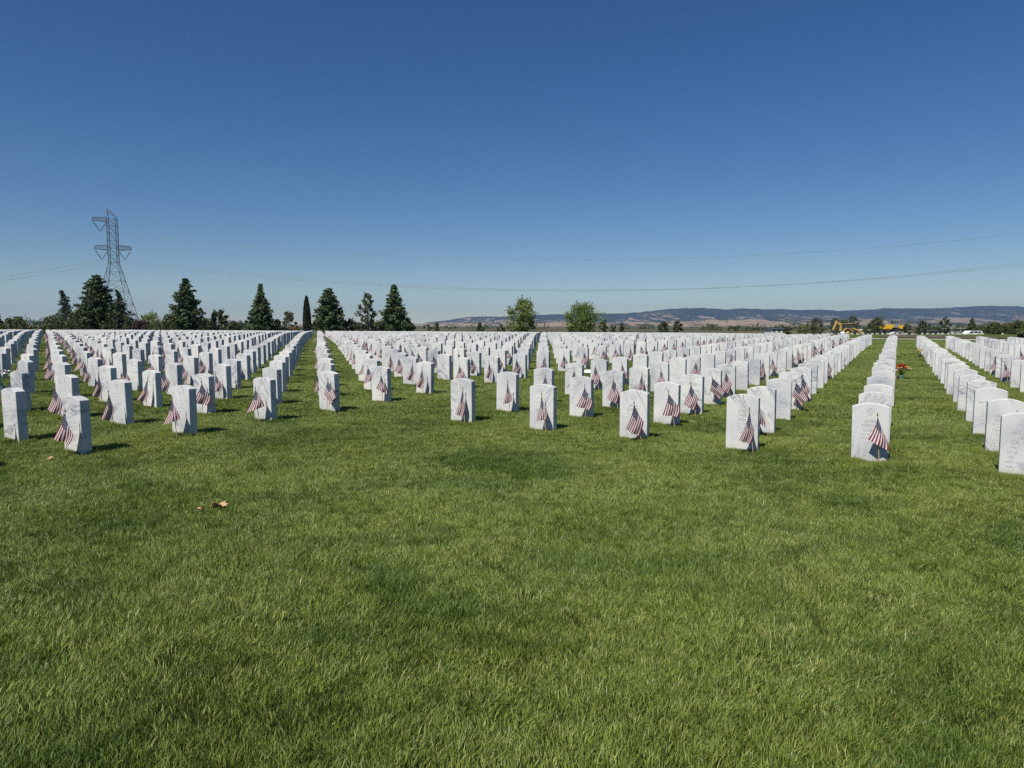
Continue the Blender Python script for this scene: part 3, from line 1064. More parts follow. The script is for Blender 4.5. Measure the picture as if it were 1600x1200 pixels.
def broadleaf(px, top, hw, dist, label, mat='broad', seed=0, name='broadleaf_tree', cat='tree', group=None, clumps=26, leaf=0.2, base=0.12, airy=1.0, lean=0.0, stems=1, ragged=0.16, per=90):
    g = random.Random(seed)
    x, y = far(px, dist)
    H = height_for(top, dist, x) + 0.05
    Rr = hw / FPX * dist
    e = tree_root(name, px, dist, label, cat, group)
    mb = MB()
    cs, ss = [], []
    nodes = []
    for k in range(clumps):
        t = (k + g.random()) / clumps
        zz = base + (1 - base) * t
        w = math.sin(math.pi * min(1, max(0.03, (zz - base * 0.6) / (1.06 - base * 0.6)) ** 0.85)) ** 0.65
        an = k * 2.399 + g.uniform(-.5, .5)
        rr = Rr * w * g.uniform(0.35, 0.92)
        nodes.append(Vector((math.cos(an) * rr + lean * H * zz ** 1.5, math.sin(an) * rr, H * (zz - 0.04))))
    for s in range(stems):
        an = 6.283 * s / max(1, stems) + g.random()
        off = Vector((math.cos(an), math.sin(an), 0)) * (0.05 * Rr if stems > 1 else 0)
        pts_ = [off + Vector((lean * H * t ** 1.5, 0, 0)) + off * (5 * t) + Vector((0, 0, H * t)) for t in (0, .25, .5, .75, .92)]
        for k in range(4):
            mb.tube(pts_[k], pts_[k + 1], 0.024 * H * (1 - k * .22) / stems ** .5, 0.024 * H * (1 - (k + 1) * .22) / stems ** .5, 7, cap=False)
    for c in nodes:
        b0 = Vector((lean * H * max(0.0, c.z / H * .6) ** 1.5, 0, max(0.1 * H, c.z * 0.55)))
        mb.tube(b0, c, 0.007 * H, 0.003 * H, 4, cap=False)
        r = Rr * g.uniform(0.20, 0.36) * (0.85 if airy < 1 else 1)
        for _ in range(int(per * airy)):
            q = Vector((g.gauss(0, 1), g.gauss(0, 1), g.gauss(0, 0.8)))
            q = q.normalized() * r * (g.random() ** 0.45)
            cs.append(tuple(c + q)); ss.append(leaf * g.uniform(0.6, 1.3))
        for _ in range(int(3 * ragged / 0.16)):
            dq = Vector((g.gauss(0, 1), g.gauss(0, 1), abs(g.gauss(0.4, 1)))).normalized()
            for q in range(7):
                cs.append(tuple(c + dq * (r * (0.7 + 0.13 * q)) + Vector((g.gauss(0, .05), g.gauss(0, .05), g.gauss(0, .05))) * Rr * .5)); ss.append(leaf * g.uniform(0.5, 0.9))
    mb.build('trunk', M['bark'], e)
    new_obj('crown', leaf_mesh('crown', cs, ss, M[mat], seed, 0.0, 1.5), e)
    return e

def shrub(px, top, hw, dist, label, mat='shrub', seed=0, **kw):
    kw.setdefault('group', 'shrubs along the edge of the cemetery')
    return broadleaf(px, top, hw, dist, label, mat, seed, 'shrub', 'shrub', clumps=kw.pop('clumps', 20), leaf=kw.pop('leaf', 0.16), base=0.02, per=kw.pop('per', 110), **kw)

LG = 'trees in the line behind the graves'
conifer(157, 431, 38, 100, 'tallest dark conifer on the left, in front of the steel pylon', seed=1, power=0.72)
conifer(107, 453, 36, 104, 'drooping cedar with a bent tip at the far left', 'cedar', seed=2, droop=0.5, power=1.45, sparse=0.55, bend=-0.10, name='cedar_tree')
conifer(193, 454, 30, 106, 'drooping cedar half hidden behind the tallest conifer', 'cedar', seed=3, droop=0.45, power=1.35, sparse=0.55, bend=-0.09, name='cedar_tree')
conifer(294, 435, 34, 100, 'dark conifer with broad skirt standing right of the pylon', seed=4, power=0.9)
conifer(410, 445, 25, 100, 'slender dark conifer with narrow top left of the cypress', seed=5, power=1.15)
conifer(516, 451, 28, 98, 'bushy dark conifer just right of the pencil cypress', seed=6, power=0.7)
conifer(617, 446, 28, 98, 'dark conifer at the right end of the conifer line', seed=7, power=0.95)
broadleaf(-6, 488, 18, 96, 'dark leafy tree cut off by the left edge of the picture', 'oak', 11, group=LG)
shrub(30, 497, 26, 94, 'rounded green shrub near the left edge', 'shrub', 12)
shrub(86, 495, 27, 98, 'low green shrub under the bent cedar', 'shrub', 13)
shrub(130, 493, 32, 98, 'low dark shrub at the foot of the tallest conifer', 'oak', 14)
shrub(184, 490, 26, 99, 'dark shrub below the half hidden cedar', 'oak', 15)
shrub(222, 502, 18, 97, 'purple-brown leaved shrub right of the pylon', 'plum', 16)
broadleaf(236, 490, 20, 130, 'pale green leafy tree behind the purple shrub', 'broad', 17, group=LG, clumps=20)
shrub(258, 503, 22, 97, 'long low green shrub between purple shrub and conifer', 'shrub', 18)
broadleaf(344, 485, 15, 104, 'small dark tree right of the broad skirted conifer', 'oak', 19, group=LG, clumps=22, base=0.05)
shrub(322, 500, 20, 100, 'dark low shrub between broad conifer and small dark tree', 'oak', 20)
broadleaf(384, 501, 12, 105, 'small grey-green tree left of the slender conifer', 'olive', 21, group=LG, clumps=14, airy=0.6, base=0.05)
shrub(432, 500, 14, 101, 'dark shrub at the right foot of the slender conifer', 'oak', 22)
broadleaf(453, 487, 13, 110, 'thin olive-green tree left of the pencil cypress', 'olive', 23, group=LG, clumps=18, airy=0.7, base=0.06)
shrub(547, 500, 15, 100, 'dark shrub at the right foot of the bushy conifer', 'oak', 24)
shrub(563, 506, 12, 103, 'small dark shrub beneath the airy grey-green tree', 'oak', 25)
broadleaf(576, 459, 18, 100, 'airy grey-green tree with see-through crown between two conifers', 'olive', 26, group=LG, clumps=26, airy=0.42, base=0.10, leaf=0.24)
broadleaf(672, 508, 8, 150, 'tiny pale tree before the foot of the hills', 'olive', 27, group=LG, clumps=10, airy=0.7, base=0.05)
conifer(683, 505, 3, 150, 'tiny narrow dark conifer before the left foot of the hills', seed=28, power=0.5)
conifer(750, 504, 6, 150, 'tiny dark conifer left of the first bright green tree', seed=29, power=0.7)
shrub(783, 508, 9, 150, 'tiny dark shrub beside the first bright green tree', 'oak', 30, clumps=12)
broadleaf(817, 471, 25, 92, 'bright green leafy tree, left of the two in the middle distance', 'broad', 31, group=LG, clumps=34, base=0.06, ragged=0.5, leaf=0.17)
broadleaf(908, 478, 31, 92, 'bright green many-stemmed tree, right of the two in the middle distance', 'broad', 32, group=LG, clumps=38, base=0.06, ragged=0.55, stems=4, leaf=0.17)
broadleaf(942, 500, 8, 130, 'small dark tree touching the right bright green tree', 'oak', 33, group=LG, clumps=14, base=0.03)
shrub(958, 508, 7, 130, 'smaller dark shrub between two small dark trees', 'oak', 34, clumps=10)
broadleaf(971, 505, 6, 130, 'small dark tree right of the bright green pair', 'oak', 35, group=LG, clumps=12, base=0.03)
broadleaf(1036, 503, 11, 130, 'left of two round dark trees in the middle', 'oak', 36, group=LG, clumps=16, base=0.03)
broadleaf(1058, 502, 10, 130, 'right of two round dark trees in the middle', 'oak', 37, group=LG, clumps=16, base=0.03)
RG = 'trees beyond the road'
broadleaf(1228, 511, 8, 200, 'small dark tree right of the dark roofed building', 'oak', 38, group=RG, clumps=14, base=0.03)
broadleaf(1253, 507, 11, 205, 'mid green tree left of the large dark oak', 'broad', 39, group=RG, clumps=16, base=0.03)
broadleaf(1272, 498, 14, 200, 'large round dark oak left of the backhoe', 'oak', 40, group=RG, clumps=26, base=0.03)
broadleaf(1303, 497, 9, 215, 'dark tree behind the backhoe boom', 'oak', 41, group=RG, clumps=20, base=0.03)
broadleaf(1318, 499, 10, 222, 'dark tree behind the backhoe cab', 'oak', 42, group=RG, clumps=18, base=0.03)
broadleaf(1331, 494, 10, 215, 'taller dark tree right behind the backhoe cab', 'oak', 43, group=RG, clumps=20, base=0.03)
broadleaf(1358, 497, 16, 172, 'windswept black-green tree leaning right beside the dump truck', 'oak', 44, group=RG, clumps=34, base=0.03, lean=0.42)
broadleaf(1414, 506, 7, 180, 'small dark tree just right of the dump truck', 'oak', 45, group=RG, clumps=16, base=0.03)
broadleaf(1440, 501, 9, 180, 'round dark tree between dump truck and white car', 'oak', 46, group=RG, clumps=18, base=0.03)
broadleaf(1474, 497, 10, 180, 'leafy green tree left of the pale flat building', 'oak', 47, group=RG, clumps=20, base=0.03)
conifer(1516, 498, 9, 190, 'dark conifer rising behind the white car', seed=48, power=0.8)
shrub(1552, 505, 14, 112, 'dark rounded shrub right of the white car', 'shrub', 49)
shrub(1572, 507, 15, 118, 'green rounded shrub second from the right edge', 'shrub', 50)
shrub(1594, 502, 18, 104, 'large green shrub at the right edge of the picture', 'shrub', 51)
shrub(1532, 510, 14, 178, 'low green shrub behind the tail of the white car', 'shrub', 52)
shrub(1600, 514, 12, 88, 'low dark shrub in the corner below the large edge shrub', 'shrub', 53)
for k, px in enumerate((1500, 1456, 1545, 1580, 1610)):
    shrub(px, (508, 511, 503, 503, 501)[k], 15, 240 + 8 * k, ['dark shrub mass behind the pale flat building', 'dark shrub mass behind the round dark tree', 'far dark shrub mass above the rounded shrub',
          'far dark shrub mass above the second edge shrub', 'far dark shrub mass at the right edge'][k], 'oak', 60 + k)

shrub(366, 504, 14, 102, 'low dark shrub left of the small grey-green tree', 'oak', 81)
shrub(596, 504, 14, 101, 'low dark shrub between airy tree and last conifer', 'oak', 82)
shrub(640, 505, 12, 103, 'low dark shrub at the right foot of the last conifer', 'oak', 83)

# pencil cypress
e = tree_root('pencil_cypress', 481, 97, 'tall narrow pencil cypress standing alone left of the bushy conifer', 'tree', 'conifers behind the graves')
x, y = far(481, 97)
H = height_for(463, 97, x)
g = random.Random(71)
cs, ss = [], []
for k in range(5200):
    t = g.random() ** 0.9
    r = 0.50 * (1 - t ** 3.2) ** 0.8 * (0.75 + 0.25 * min(1, t * 8)) + 0.03
    an = g.random() * 6.283
    q = r * g.uniform(0.72, 1.06)
    cs.append((q * math.cos(an), q * math.sin(an), t * H)); ss.append(g.uniform(0.08, 0.18))
MB().tube((0, 0, 0), (0, 0, H * 0.9), 0.12, 0.03, 7).build('trunk', M['bark'], e)
new_obj('crown', leaf_mesh('crown', cs, ss, M['cypress'], 71, -0.6, 2.2), e)

# scattered far scrub and orchard rows on the plain, too far to tell apart
g = random.Random(333)
cs, ss = [], []
for k in range(1000):
    Y = 320 * (2300 / 320) ** g.random()
    X = g.uniform(-0.8, 0.8) * Y
    if noise.noise(Vector((X * 0.004, Y * 0.004, 1.0))) < 0.05: continue
    r = g.uniform(1.2, 3.2)
    for _ in range(26):
        cs.append((X + g.gauss(0, r * .8), Y + g.gauss(0, r * .6), gz(X, Y) + abs(g.gauss(0, r * .55)))); ss.append(r * g.uniform(0.35, 0.6))
tag(new_obj('distant_scrub', leaf_mesh('distant_scrub', cs, ss, M['oak'], 5, 0.0, 1.3)), 'dark scrub scattered over the far dry plain', 'scrub', kind='stuff')

# ------------------------------------------------------------------ pylon and power lines
def strut(mb, a, b, r=0.07):
    mb.tube(a, b, r * 0.9, r * 0.9, 4, cap=False)
PY = 225.0
pxw, _ = far(185, PY)
tower = empty('pylon', (pxw, PY, gz(pxw, PY)), R(14))
tag(tower, 'steel lattice pylon rising behind the conifers on the left', 'pylon')
gt = gz(pxw, PY)
def zpx(py): return EYE + (HORIZON - py) / FPX * PY - gt
W_TOP, z_a, z_b, z_w, z_pk = 1.28, zpx(393), zpx(350), zpx(412), zpx(329)
def corner(z):
    w = W_TOP if z >= z_w else W_TOP + (z_w - z) / z_w * 4.9
    return [Vector((sx * w, sy * w, z)) for sx, sy in ((-1, -1), (1, -1), (1, 1), (-1, 1))]
legs = [MB() for _ in range(4)]
lev = [0]
while lev[-1] < z_w - 1.5: lev.append(lev[-1] + max(2.2, 5.2 - 0.13 * lev[-1]))
lev[-1] = z_w
z = z_w
top_lv = zpx(343)
while z < top_lv - 1.2:
    z += 2.35
    lev.append(min(z, top_lv))
lace = MB()
for a, b in zip(lev, lev[1:]):
    ca, cb = corner(a), corner(b)
    for k in range(4):
        legs[k].tube(ca[k], cb[k], 0.10, 0.10, 4, cap=False)
        n = (k + 1) % 4
        strut(lace, ca[k], cb[n], 0.055); strut(lace, ca[n], cb[k], 0.055); strut(lace, cb[k], cb[n], 0.055)
for k in range(4): legs[k].build('leg', M['steel'], tower)
lace.build('lacing', M['steel'], tower)
pk = MB()
ct = corner(top_lv)
apex = Vector((-1.3, 0, z_pk))
for k in range(4):
    strut(pk, ct[k], apex, 0.08)
mid = [c.lerp(apex, 0.5) for c in ct]
for k in range(4): strut(pk, mid[k], mid[(k + 1) % 4], 0.05); strut(pk, ct[k], mid[(k + 1) % 4], 0.05)
pk.build('peak', M['steel'], tower)
def arm(side, zlo, zhi, L):
    mb = MB()
    tip = Vector((side * L, 0, zlo + 0.35))
    tipu = Vector((side * L * 0.94, 0, zlo + 1.3))
    for sy in (-1, 1):
        lo, hi = Vector((side * W_TOP, sy * W_TOP, zlo)), Vector((side * W_TOP, sy * W_TOP, zhi))
        tl, th = tip + Vector((0, sy * 0.3, 0)), tipu + Vector((0, sy * 0.25, 0))
        strut(mb, lo, tl, 0.08); strut(mb, hi, th, 0.08); strut(mb, tl, th, 0.06)
        n = 5
        for k in range(n):
            a0, a1 = lo.lerp(tl, k / n), lo.lerp(tl, (k + 1) / n)
            b0, b1 = hi.lerp(th, k / n), hi.lerp(th, (k + 1) / n)
            strut(mb, a0, b1, 0.045); strut(mb, b0, a1, 0.045)
    for k in range(6):
        f = k / 5
        a = Vector((side * W_TOP, -W_TOP, zlo)).lerp(tip + Vector((0, -0.3, 0)), f)
        b = Vector((side * W_TOP, W_TOP, zlo)).lerp(tip + Vector((0, 0.3, 0)), f)
        strut(mb, a, b, 0.045)
    mb.build('cross_arm', M['steel'], tower)
    bot = Vector((side * (W_TOP + L) / 2, 0, zlo - 3.1))
    for s in (Vector((side * L * 0.95, 0, zlo + 0.1)), Vector((side * (W_TOP + 0.25), 0, zlo - 0.1))):
        im = MB()
        d = bot - s
        for k in range(16):
            im.tube(s + d * (0.12 + 0.8 * k / 16), s + d * (0.12 + 0.8 * (k + 0.6) / 16), 0.16, 0.10, 6)
        im.tube(s, bot, 0.045, 0.045, 4)
        im.build('insulator_string', M['insulator'], tower)
    return tower.matrix_basis @ bot
bpy.context.view_layer.update()
tower.matrix_basis = Matrix.Translation(tower.location) @ Matrix.Rotation(R(14), 4, 'Z')
w_up = arm(-1, z_b, z_b + 1.3, 5.8)
w_l = arm(-1, z_a, z_a + 1.6, 5.6)
w_r = arm(1, z_a, z_a + 1.6, 5.4)

def catenary(name, a, b, sag, label):
    e = empty(name, tuple(a))
    tag(e, label, 'power line', 'power lines hung from the pylon')
    a, b = Vector(a), Vector(b)
    n = 90
    for off in (-0.23, 0.23):
        mb = MB()
        P = []
        for k in range(n + 1):
            t = k / n
            p = a.lerp(b, t) - a
            p.z -= 4 * sag * t * (1 - t)
            P.append(p + Vector((0, off, off * 0.3)))
        for p, q in zip(P, P[1:]): mb.tube(p, q, 0.030, 0.030, 4, cap=False)
        mb.build('conductor', M['wire'], e)
    for k in range(1, 8):
        t = k / 8 + 0.01 * (k % 3)
        p = a.lerp(b, t) - a
        p.z -= 4 * sag * t * (1 - t)
        MB().box(p, (0.06, 0.5, 0.07)).box(p + Vector((0, 0, -0.12)), (0.16, 0.06, 0.16)).build('spacer', M['darkmetal'], e)

T2x, T2y = far(1672, 219)
dv = Vector((T2x - pxw, T2y - PY, 0))
for w, nm, sag in ((w_up, 'uppermost power line sagging across the sky to the right', 9.6), (w_l, 'lower power line from the left cross-arm, running right', 10.4), (w_r, 'lower power line from the right cross-arm, running right', 10.0)):
    catenary('power_line', w, w + dv + Vector((0, 0, 0.4)), sag, nm)
dl = Vector((-290, 20, -3))
for w, nm in ((w_up, 'uppermost power line leaving the pylon to the left'), (w_l, 'middle power line leaving the pylon to the left'), (w_r, 'lowest power line leaving the pylon to the left')):
    catenary('power_line', w, w + dl, 12.0, nm)

# ------------------------------------------------------------------ machines, car, buildings beyond the road
def wheel(name, c, r, w, parent, hubmat):
    mb = MB()
    n = 18
    prof = [(r * .55, -w / 2), (r * .93, -w / 2), (r, -w / 2 * .7), (r, w / 2 * .7), (r * .93, w / 2), (r * .55, w / 2)]
    vs, fs = [], []
    for k in range(n):
        t = 2 * math.pi * k / n
        for rr, h in prof: vs.append((rr * math.cos(t), h, rr * math.sin(t)))
    m = len(prof)
    for k in range(n):
        for q in range(m): fs.append((k * m + q, k * m + (q + 1) % m, ((k + 1) % n) * m + (q + 1) % m, ((k + 1) % n) * m + q))
    mb.add(vs, fs)
    o = mb.build('wheel', M['tyre'], parent)
    o.location = c
    MB().tube((0, -w * .42, 0), (0, w * .42, 0), r * .56, r * .56, 14).build('rim', hubmat, o)
    return o

def limb(mb, p, q, w0, w1, th, y=0.0):
    """flat steel beam in the xz plane"""
    p, q = Vector(p), Vector(q)
    d = (q - p).normalized()
    n = Vector((-d.y, d.x))
    pr = [p + n * w0 / 2, q + n * w1 / 2, q - n * w1 / 2, p - n * w0 / 2]
    mb.prism([(v.x, v.y) for v in pr], 'y', y - th / 2, y + th / 2)

def place(name, px, dist, label, cat, rz=0.0, dz=0.0):
    x, y = far(px, dist)
    return tag(empty(name, (x, y, gz(x, y) + dz), rz), label, cat)

bh = place('backhoe_loader', 1322, 172, 'tan-yellow backhoe loader with raised digger arm beyond the road', 'backhoe', R(4), 0.45)
bh.scale = (1.12, 1.12, 1.12)
for yy in (-0.85, 0.85):
    wheel('wheel', (-0.45, yy, 0.78), 0.78, 0.45, bh, M['faded_yellow'])
    wheel('wheel', (1.75, yy, 0.52), 0.52, 0.34, bh, M['faded_yellow'])
MB().box((0.5, 0, 0.85), (3.4, 0.9, 0.5)).build('chassis', M['darkmetal'], bh)
MB().prism([(0.6, 1.0), (2.25, 0.9), (2.25, 1.45), (2.0, 1.55), (0.6, 1.65)], 'y', -0.45, 0.45).build('hood', M['faded_yellow'], bh)
fd = MB()
for yy in (-0.85, 0.85):
    for k in range(10):
        a0, a1 = R(15 + 15 * k), R(30 + 15 * k)
        fd.prism([(-0.45 + 0.86 * math.cos(a0), 0.78 + 0.86 * math.sin(a0)), (-0.45 + 0.86 * math.cos(a1), 0.78 + 0.86 * math.sin(a1)), (-0.45 + 0.99 * math.cos(a1), 0.78 + 0.99 * math.sin(a1)), (-0.45 + 0.99 * math.cos(a0), 0.78 + 0.99 * math.sin(a0))], 'y', yy - 0.3, yy + 0.3)
fd.build('fender', M['faded_yellow'], bh)
MB().box((-0.1, 0, 2.0), (1.45, 1.3, 1.25)).build('cab_glass', M['glass'], bh)
po = MB()
for xx in (-0.85, 0.0, 0.65):
    for yy in (-0.67, 0.67): po.box((xx, yy, 2.0), (0.09, 0.09, 1.4))
po.build('cab_posts', M['darkmetal'], bh)
MB().box((-0.1, 0, 2.74), (1.75, 1.5, 0.13)).build('cab_roof', M['faded_yellow'], bh)
la = MB()
for yy in (-0.6, 0.6):
    limb(la, (0.9, 1.75), (2.2, 1.25), 0.26, 0.30, 0.14, yy); limb(la, (2.15, 1.3), (3.15, 0.55), 0.30, 0.2, 0.14, yy)
la.build('loader_arms', M['faded_yellow'], bh)
MB().prism([(3.0, 0.15), (3.75, 0.12), (3.3, 0.3), (3.15, 0.95), (2.95, 0.9)], 'y', -1.1, 1.1).build('front_bucket', M['faded_yellow'], bh)
bo = MB(); limb(bo, (-1.55, 1.1), (-1.45, 2.45), 0.42, 0.36, 0.3); limb(bo, (-1.35, 2.35), (-2.75, 3.2), 0.42, 0.34, 0.3)
bo.build('boom', M['faded_yellow'], bh)
st = MB(); limb(st, (-2.45, 3.35), (-3.3, 1.2), 0.42, 0.3, 0.26)
st.build('dipper_arm', M['faded_yellow'], bh)
MB().prism([(-3.5, 1.3), (-3.0, 1.25), (-2.85, 0.75), (-3.3, 0.6)], 'y', -0.3, 0.3).build('digging_bucket', M['darkmetal'], bh)

dt = place('dump_truck', 1384, 186, 'bright yellow articulated dump truck parked beyond the road', 'dump truck', R(-3), 0.75)
dt.scale = (1.12, 1.12, 1.12)
for xx in (-1.9, -0.3, 2.2):
    for yy in (-1.0, 1.0): wheel('wheel', (xx, yy, 0.72), 0.72, 0.5, dt, M['darkmetal'])
MB().box((0.3, 0, 0.95), (5.6, 0.9, 0.4)).build('chassis', M['darkmetal'], dt)
MB().prism([(-3.75, 1.78), (-2.2, 1.2), (0.35, 1.15), (0.85, 1.55), (1.0, 2.25), (-1.1, 2.05), (-2.3, 1.95), (-3.7, 1.95)], 'y', -1.25, 1.25).build('tipping_body', M['cat_yellow'], dt)
rb = MB()
for xx in (-1.9, -0.9, 0.1): rb.prism([(xx, 1.22), (xx + 0.14, 1.22), (xx + 0.3, 2.0), (xx + 0.16, 2.0)], 'y', -1.31, 1.31)
rb.build('body_ribs', M['cat_yellow'], dt)
MB().box((1.75, 0, 2.0), (1.15, 1.5, 0.9)).build('cab', M['greypaint'], dt)
MB().box((1.75, 0, 2.72), (1.05, 1.4, 0.7)).build('cab_glass', M['glass'], dt)
pp = MB()
for xx in (1.2, 1.75, 2.3):
    for yy in (-0.74, 0.74): pp.box((xx, yy, 2.75), (0.09, 0.09, 0.9))
pp.box((1.75, 0, 3.2), (1.3, 1.6, 0.1))
pp.build('cab_frame', M['greypaint'], dt)
MB().prism([(2.35, 1.3), (3.55, 1.25), (3.6, 1.75), (3.3, 2.1), (2.35, 2.15)], 'y', -0.95, 0.95).build('hood', M['cat_yellow'], dt)
MB().box((3.5, 0, 0.95), (0.3, 2.0, 0.75)).build('front_guard', M['cat_yellow'], dt)

su = place('parked_car', 1513, 150, 'white estate car with dark windows parked beyond the soil bed', 'car', R(2), 0.12)
MB().prism([(-2.4, 0.35), (2.35, 0.35), (2.42, 0.9), (2.3, 1.15), (2.05, 1.72), (1.6, 1.8), (-0.3, 1.78), (-1.15, 1.22), (-2.2, 1.02), (-2.42, 0.8)], 'y', -0.92, 0.92).build('body', M['whitepaint'], su)
for prof in ([(-0.95, 1.25), (-0.25, 1.7), (0.25, 1.72), (0.25, 1.25)], [(0.38, 1.25), (0.38, 1.72), (1.15, 1.72), (1.15, 1.25)], [(1.28, 1.25), (1.28, 1.72), (1.75, 1.70), (1.98, 1.25)]):
    MB().prism(prof, 'y', -0.935, 0.935).build('side_window', M['glass'], su)
for xx in (-1.5, 1.45):
    for yy in (-0.8, 0.8): wheel('wheel', (xx, yy, 0.34), 0.34, 0.24, su, M['greypaint'])
MB().box((0.8, 0.6, 1.82), (1.9, 0.05, 0.05)).box((0.8, -0.6, 1.82), (1.9, 0.05, 0.05)).build('roof_rail', M['darkmetal'], su)
for yy in (-0.7, 0.7): MB().box((-2.36, yy, 0.85), (0.12, 0.35, 0.16)).build('headlight', M['greypaint'], su)

pc = place('parked_car', 1400, 152, 'pale grey car half hidden below the dump truck', 'car', R(-6), 0.2)
MB().prism([(-2.1, 0.3), (2.1, 0.3), (2.15, 0.8), (1.5, 0.98), (0.9, 1.42), (-0.8, 1.42), (-1.5, 0.98), (-2.15, 0.85)], 'y', -0.85, 0.85).build('body', M['whitepaint'], pc)
MB().prism([(-1.35, 1.0), (-0.75, 1.38), (0.85, 1.38), (1.35, 1.0)], 'y', -0.865, 0.865).build('side_window', M['glass'], pc)
for xx in (-1.3, 1.3):
    for yy in (-0.75, 0.75): wheel('wheel', (xx, yy, 0.32), 0.32, 0.22, pc, M['greypaint'])

tb = place('tarpaulin_bundle', 1314, 120, 'blue and white tarpaulin bundle heaped before the backhoe', 'tarpaulin')
mb = MB(); mb.ball((0, 0, 0.35), 0.75, 10, 6, (1.0, 0.7, 0.65)); mb.ball((0.5, 0.1, 0.3), 0.5, 9, 5, (1, .8, .8)); mb.build('blue_sheet', M['blue'], tb, True)
mb = MB(); mb.ball((0.1, -0.1, 0.72), 0.42, 9, 5, (1.1, 0.8, 0.6)); mb.build('white_sheet', M['card'], tb, True)

def building(name, px, top, wpx, dist, depth, label, wallm, roofm, nwin, eave=0.5):
    x, y = far(px, dist)
    e = tag(empty(name, (x, y, gz(x, y))), label, 'building')
    H = height_for(top, dist, x)
    W = wpx / FPX * dist
    MB().box((0, 0, H / 2 - 0.3), (W, depth, H + 0.2 - eave)).build('wall', wallm, e)
    MB().prism([(-depth / 2 - .4, H - 0.45), (depth / 2 + .4, H - 0.45), (depth / 2 + .4, H - 0.25), (0, H), (-depth / 2 - .4, H - 0.25)], 'x', -W / 2 - 0.4, W / 2 + 0.4).build('roof', roofm, e)
    for k in range(nwin):
        xx = -W / 2 + W * (k + 0.5) / nwin
        f = MB().box((xx, -depth / 2 - 0.03, H * 0.62), (W / nwin * 0.62, 0.06, 0.9)).build('window', M['glass'], e)
        MB().box((xx, -depth / 2 - 0.08, H * 0.62 - 0.5), (W / nwin * 0.7, 0.1, 0.08)).build('sill', wallm, f)
building('flat_building', 1495, 512, 25, 270, 8, 'long pale flat-roofed building behind the white car', M['stucco'], M['stucco'], 4)
building('shed', 1210, 512.5, 23, 240, 7, 'dark roofed low shed with white wall left of the oak', M['stucco'], M['roofdark'], 3, 0.4)
building('shed', 1345, 514.5, 22, 250, 7, 'white low shed between backhoe and windswept tree', M['stucco'], M['stucco'], 3, 0.4)
building('shed', 1455, 515.5, 34, 240, 7, 'low dark shed behind the small round trees', M['roofdark'], M['roofdark'], 3, 0.4)

# headstones of the next section, across the road
nv, nf = [], []
hr = random.Random(91)
for row in range(3):
    for k in range(60):
        X = 50 + k * 0.85 + hr.uniform(-.1, .1)
        Y = 113 + row * 3.0 + 0.03 * k
        if hr.random() < 0.35: continue
        b = len(nv)
        z0 = gz(X, Y) - 0.05
        kk = len(FARP)
        nv += [(X + px_, Y, z0 + pz) for px_, pz in FARP] + [(X + px_, Y + SD, z0 + pz) for px_, pz in FARP]
        nf += [tuple(b + q for q in range(kk)), tuple(b + kk + q for q in range(kk))[::-1]] + [(b + q, b + kk + q, b + kk + (q + 1) % kk, b + (q + 1) % kk) for q in range(kk)]
me = bpy.data.meshes.new('headstones_across_road')
me.from_pydata(nv, [], nf)
me.materials.append(M['marble'])
tag(new_obj('headstones_across_road', me), 'thin broken line of white headstones across the road on the right', 'headstones', kind='stuff')

# ------------------------------------------------------------------ flowers, card, leaves
def blossom(mb, c, r, g, n=9):
    for k in range(n):
        a = 6.283 * k / n + g.random()
        t = Vector((math.cos(a), math.sin(a), g.uniform(0.1, 0.9))).normalized() * r
        s = Vector((-math.sin(a), math.cos(a), 0)) * r * 0.42
        c = Vector(c)
        mb.poly([c, c + t * 0.6 + s, c + t, c + t * 0.6 - s])

def bouquet(px, py, label, cols, scale=1.0, h=0.30, vase=True, seed=0, cat='flowers', lift=0.0, pos=None):
    x, y = pos or at(px, py)
    e = tag(empty('flower_bouquet', (x, y, gz(x, y) + lift)), label, cat)
    e.scale = (scale,) * 3
    g = random.Random(seed)
    if vase:
        MB().tube((0, 0, -0.02), (0, 0, 0.02), 0.045, 0.05, 12).tube((0, 0, 0.02), (0, 0, h * 0.55), 0.05, 0.062, 12).build('vase', M['vase'], e)
    sm = MB()
    heads = {c: MB() for c in set(cols)}
    for k in range(len(cols) * 4):
        a, rr = k * 2.4, 0.15 * math.sqrt((k + 0.5) / (len(cols) * 4))
        c = Vector((rr * math.cos(a), rr * math.sin(a), h + 0.11 * (1 - (rr / 0.15) ** 2) + g.uniform(-.02, .02)))
        sm.tube((0, 0, h * 0.45), c, 0.003, 0.002, 4)
        m = heads[cols[k * len(cols) // (len(cols) * 4)]]
        blossom(m, c, g.uniform(0.045, 0.062), g); blossom(m, c + Vector((0, 0, 0.008)), 0.025, g, 6)
    sm.build('stems', M['stem'], e)
    for c in sorted(heads): heads[c].build('blossoms', M[c], e)
    return e
bouquet(1408, 594, 'red, yellow and pink flower bouquet in a grey-green vase on the right lane', ['petal_red', 'petal_red', 'petal_red', 'petal_yellow', 'petal_pink', 'petal_pink', 'petal_pink'], 1.1, 0.20, seed=1)
bouquet(1437, 560, 'small bunch of yellow flowers beside a flag on the right', ['petal_yellow', 'petal_yellow'], 1.0, 0.2, seed=2)
p9 = ORG + UD * (-1.0 * GRID) - LAT * (10 * GRID)
q9 = at(4, 619)
bouquet(4, 619, 'white flowers standing at the left edge of the picture', ['petal_white', 'petal_white'], 1.0, 0.34, seed=3)
bouquet(494, 541, 'small pink and white flowers on the central grass lane', ['petal_pink', 'petal_white'], 1.0, 0.2, seed=4)
xx, yy = far(460, 79)
bouquet(0, 0, 'orange-red flower wreath showing above the farthest headstones', ['petal_orange', 'petal_orange', 'petal_orange'], 2.0, 0.32, seed=5, pos=(xx, yy), lift=0.12)

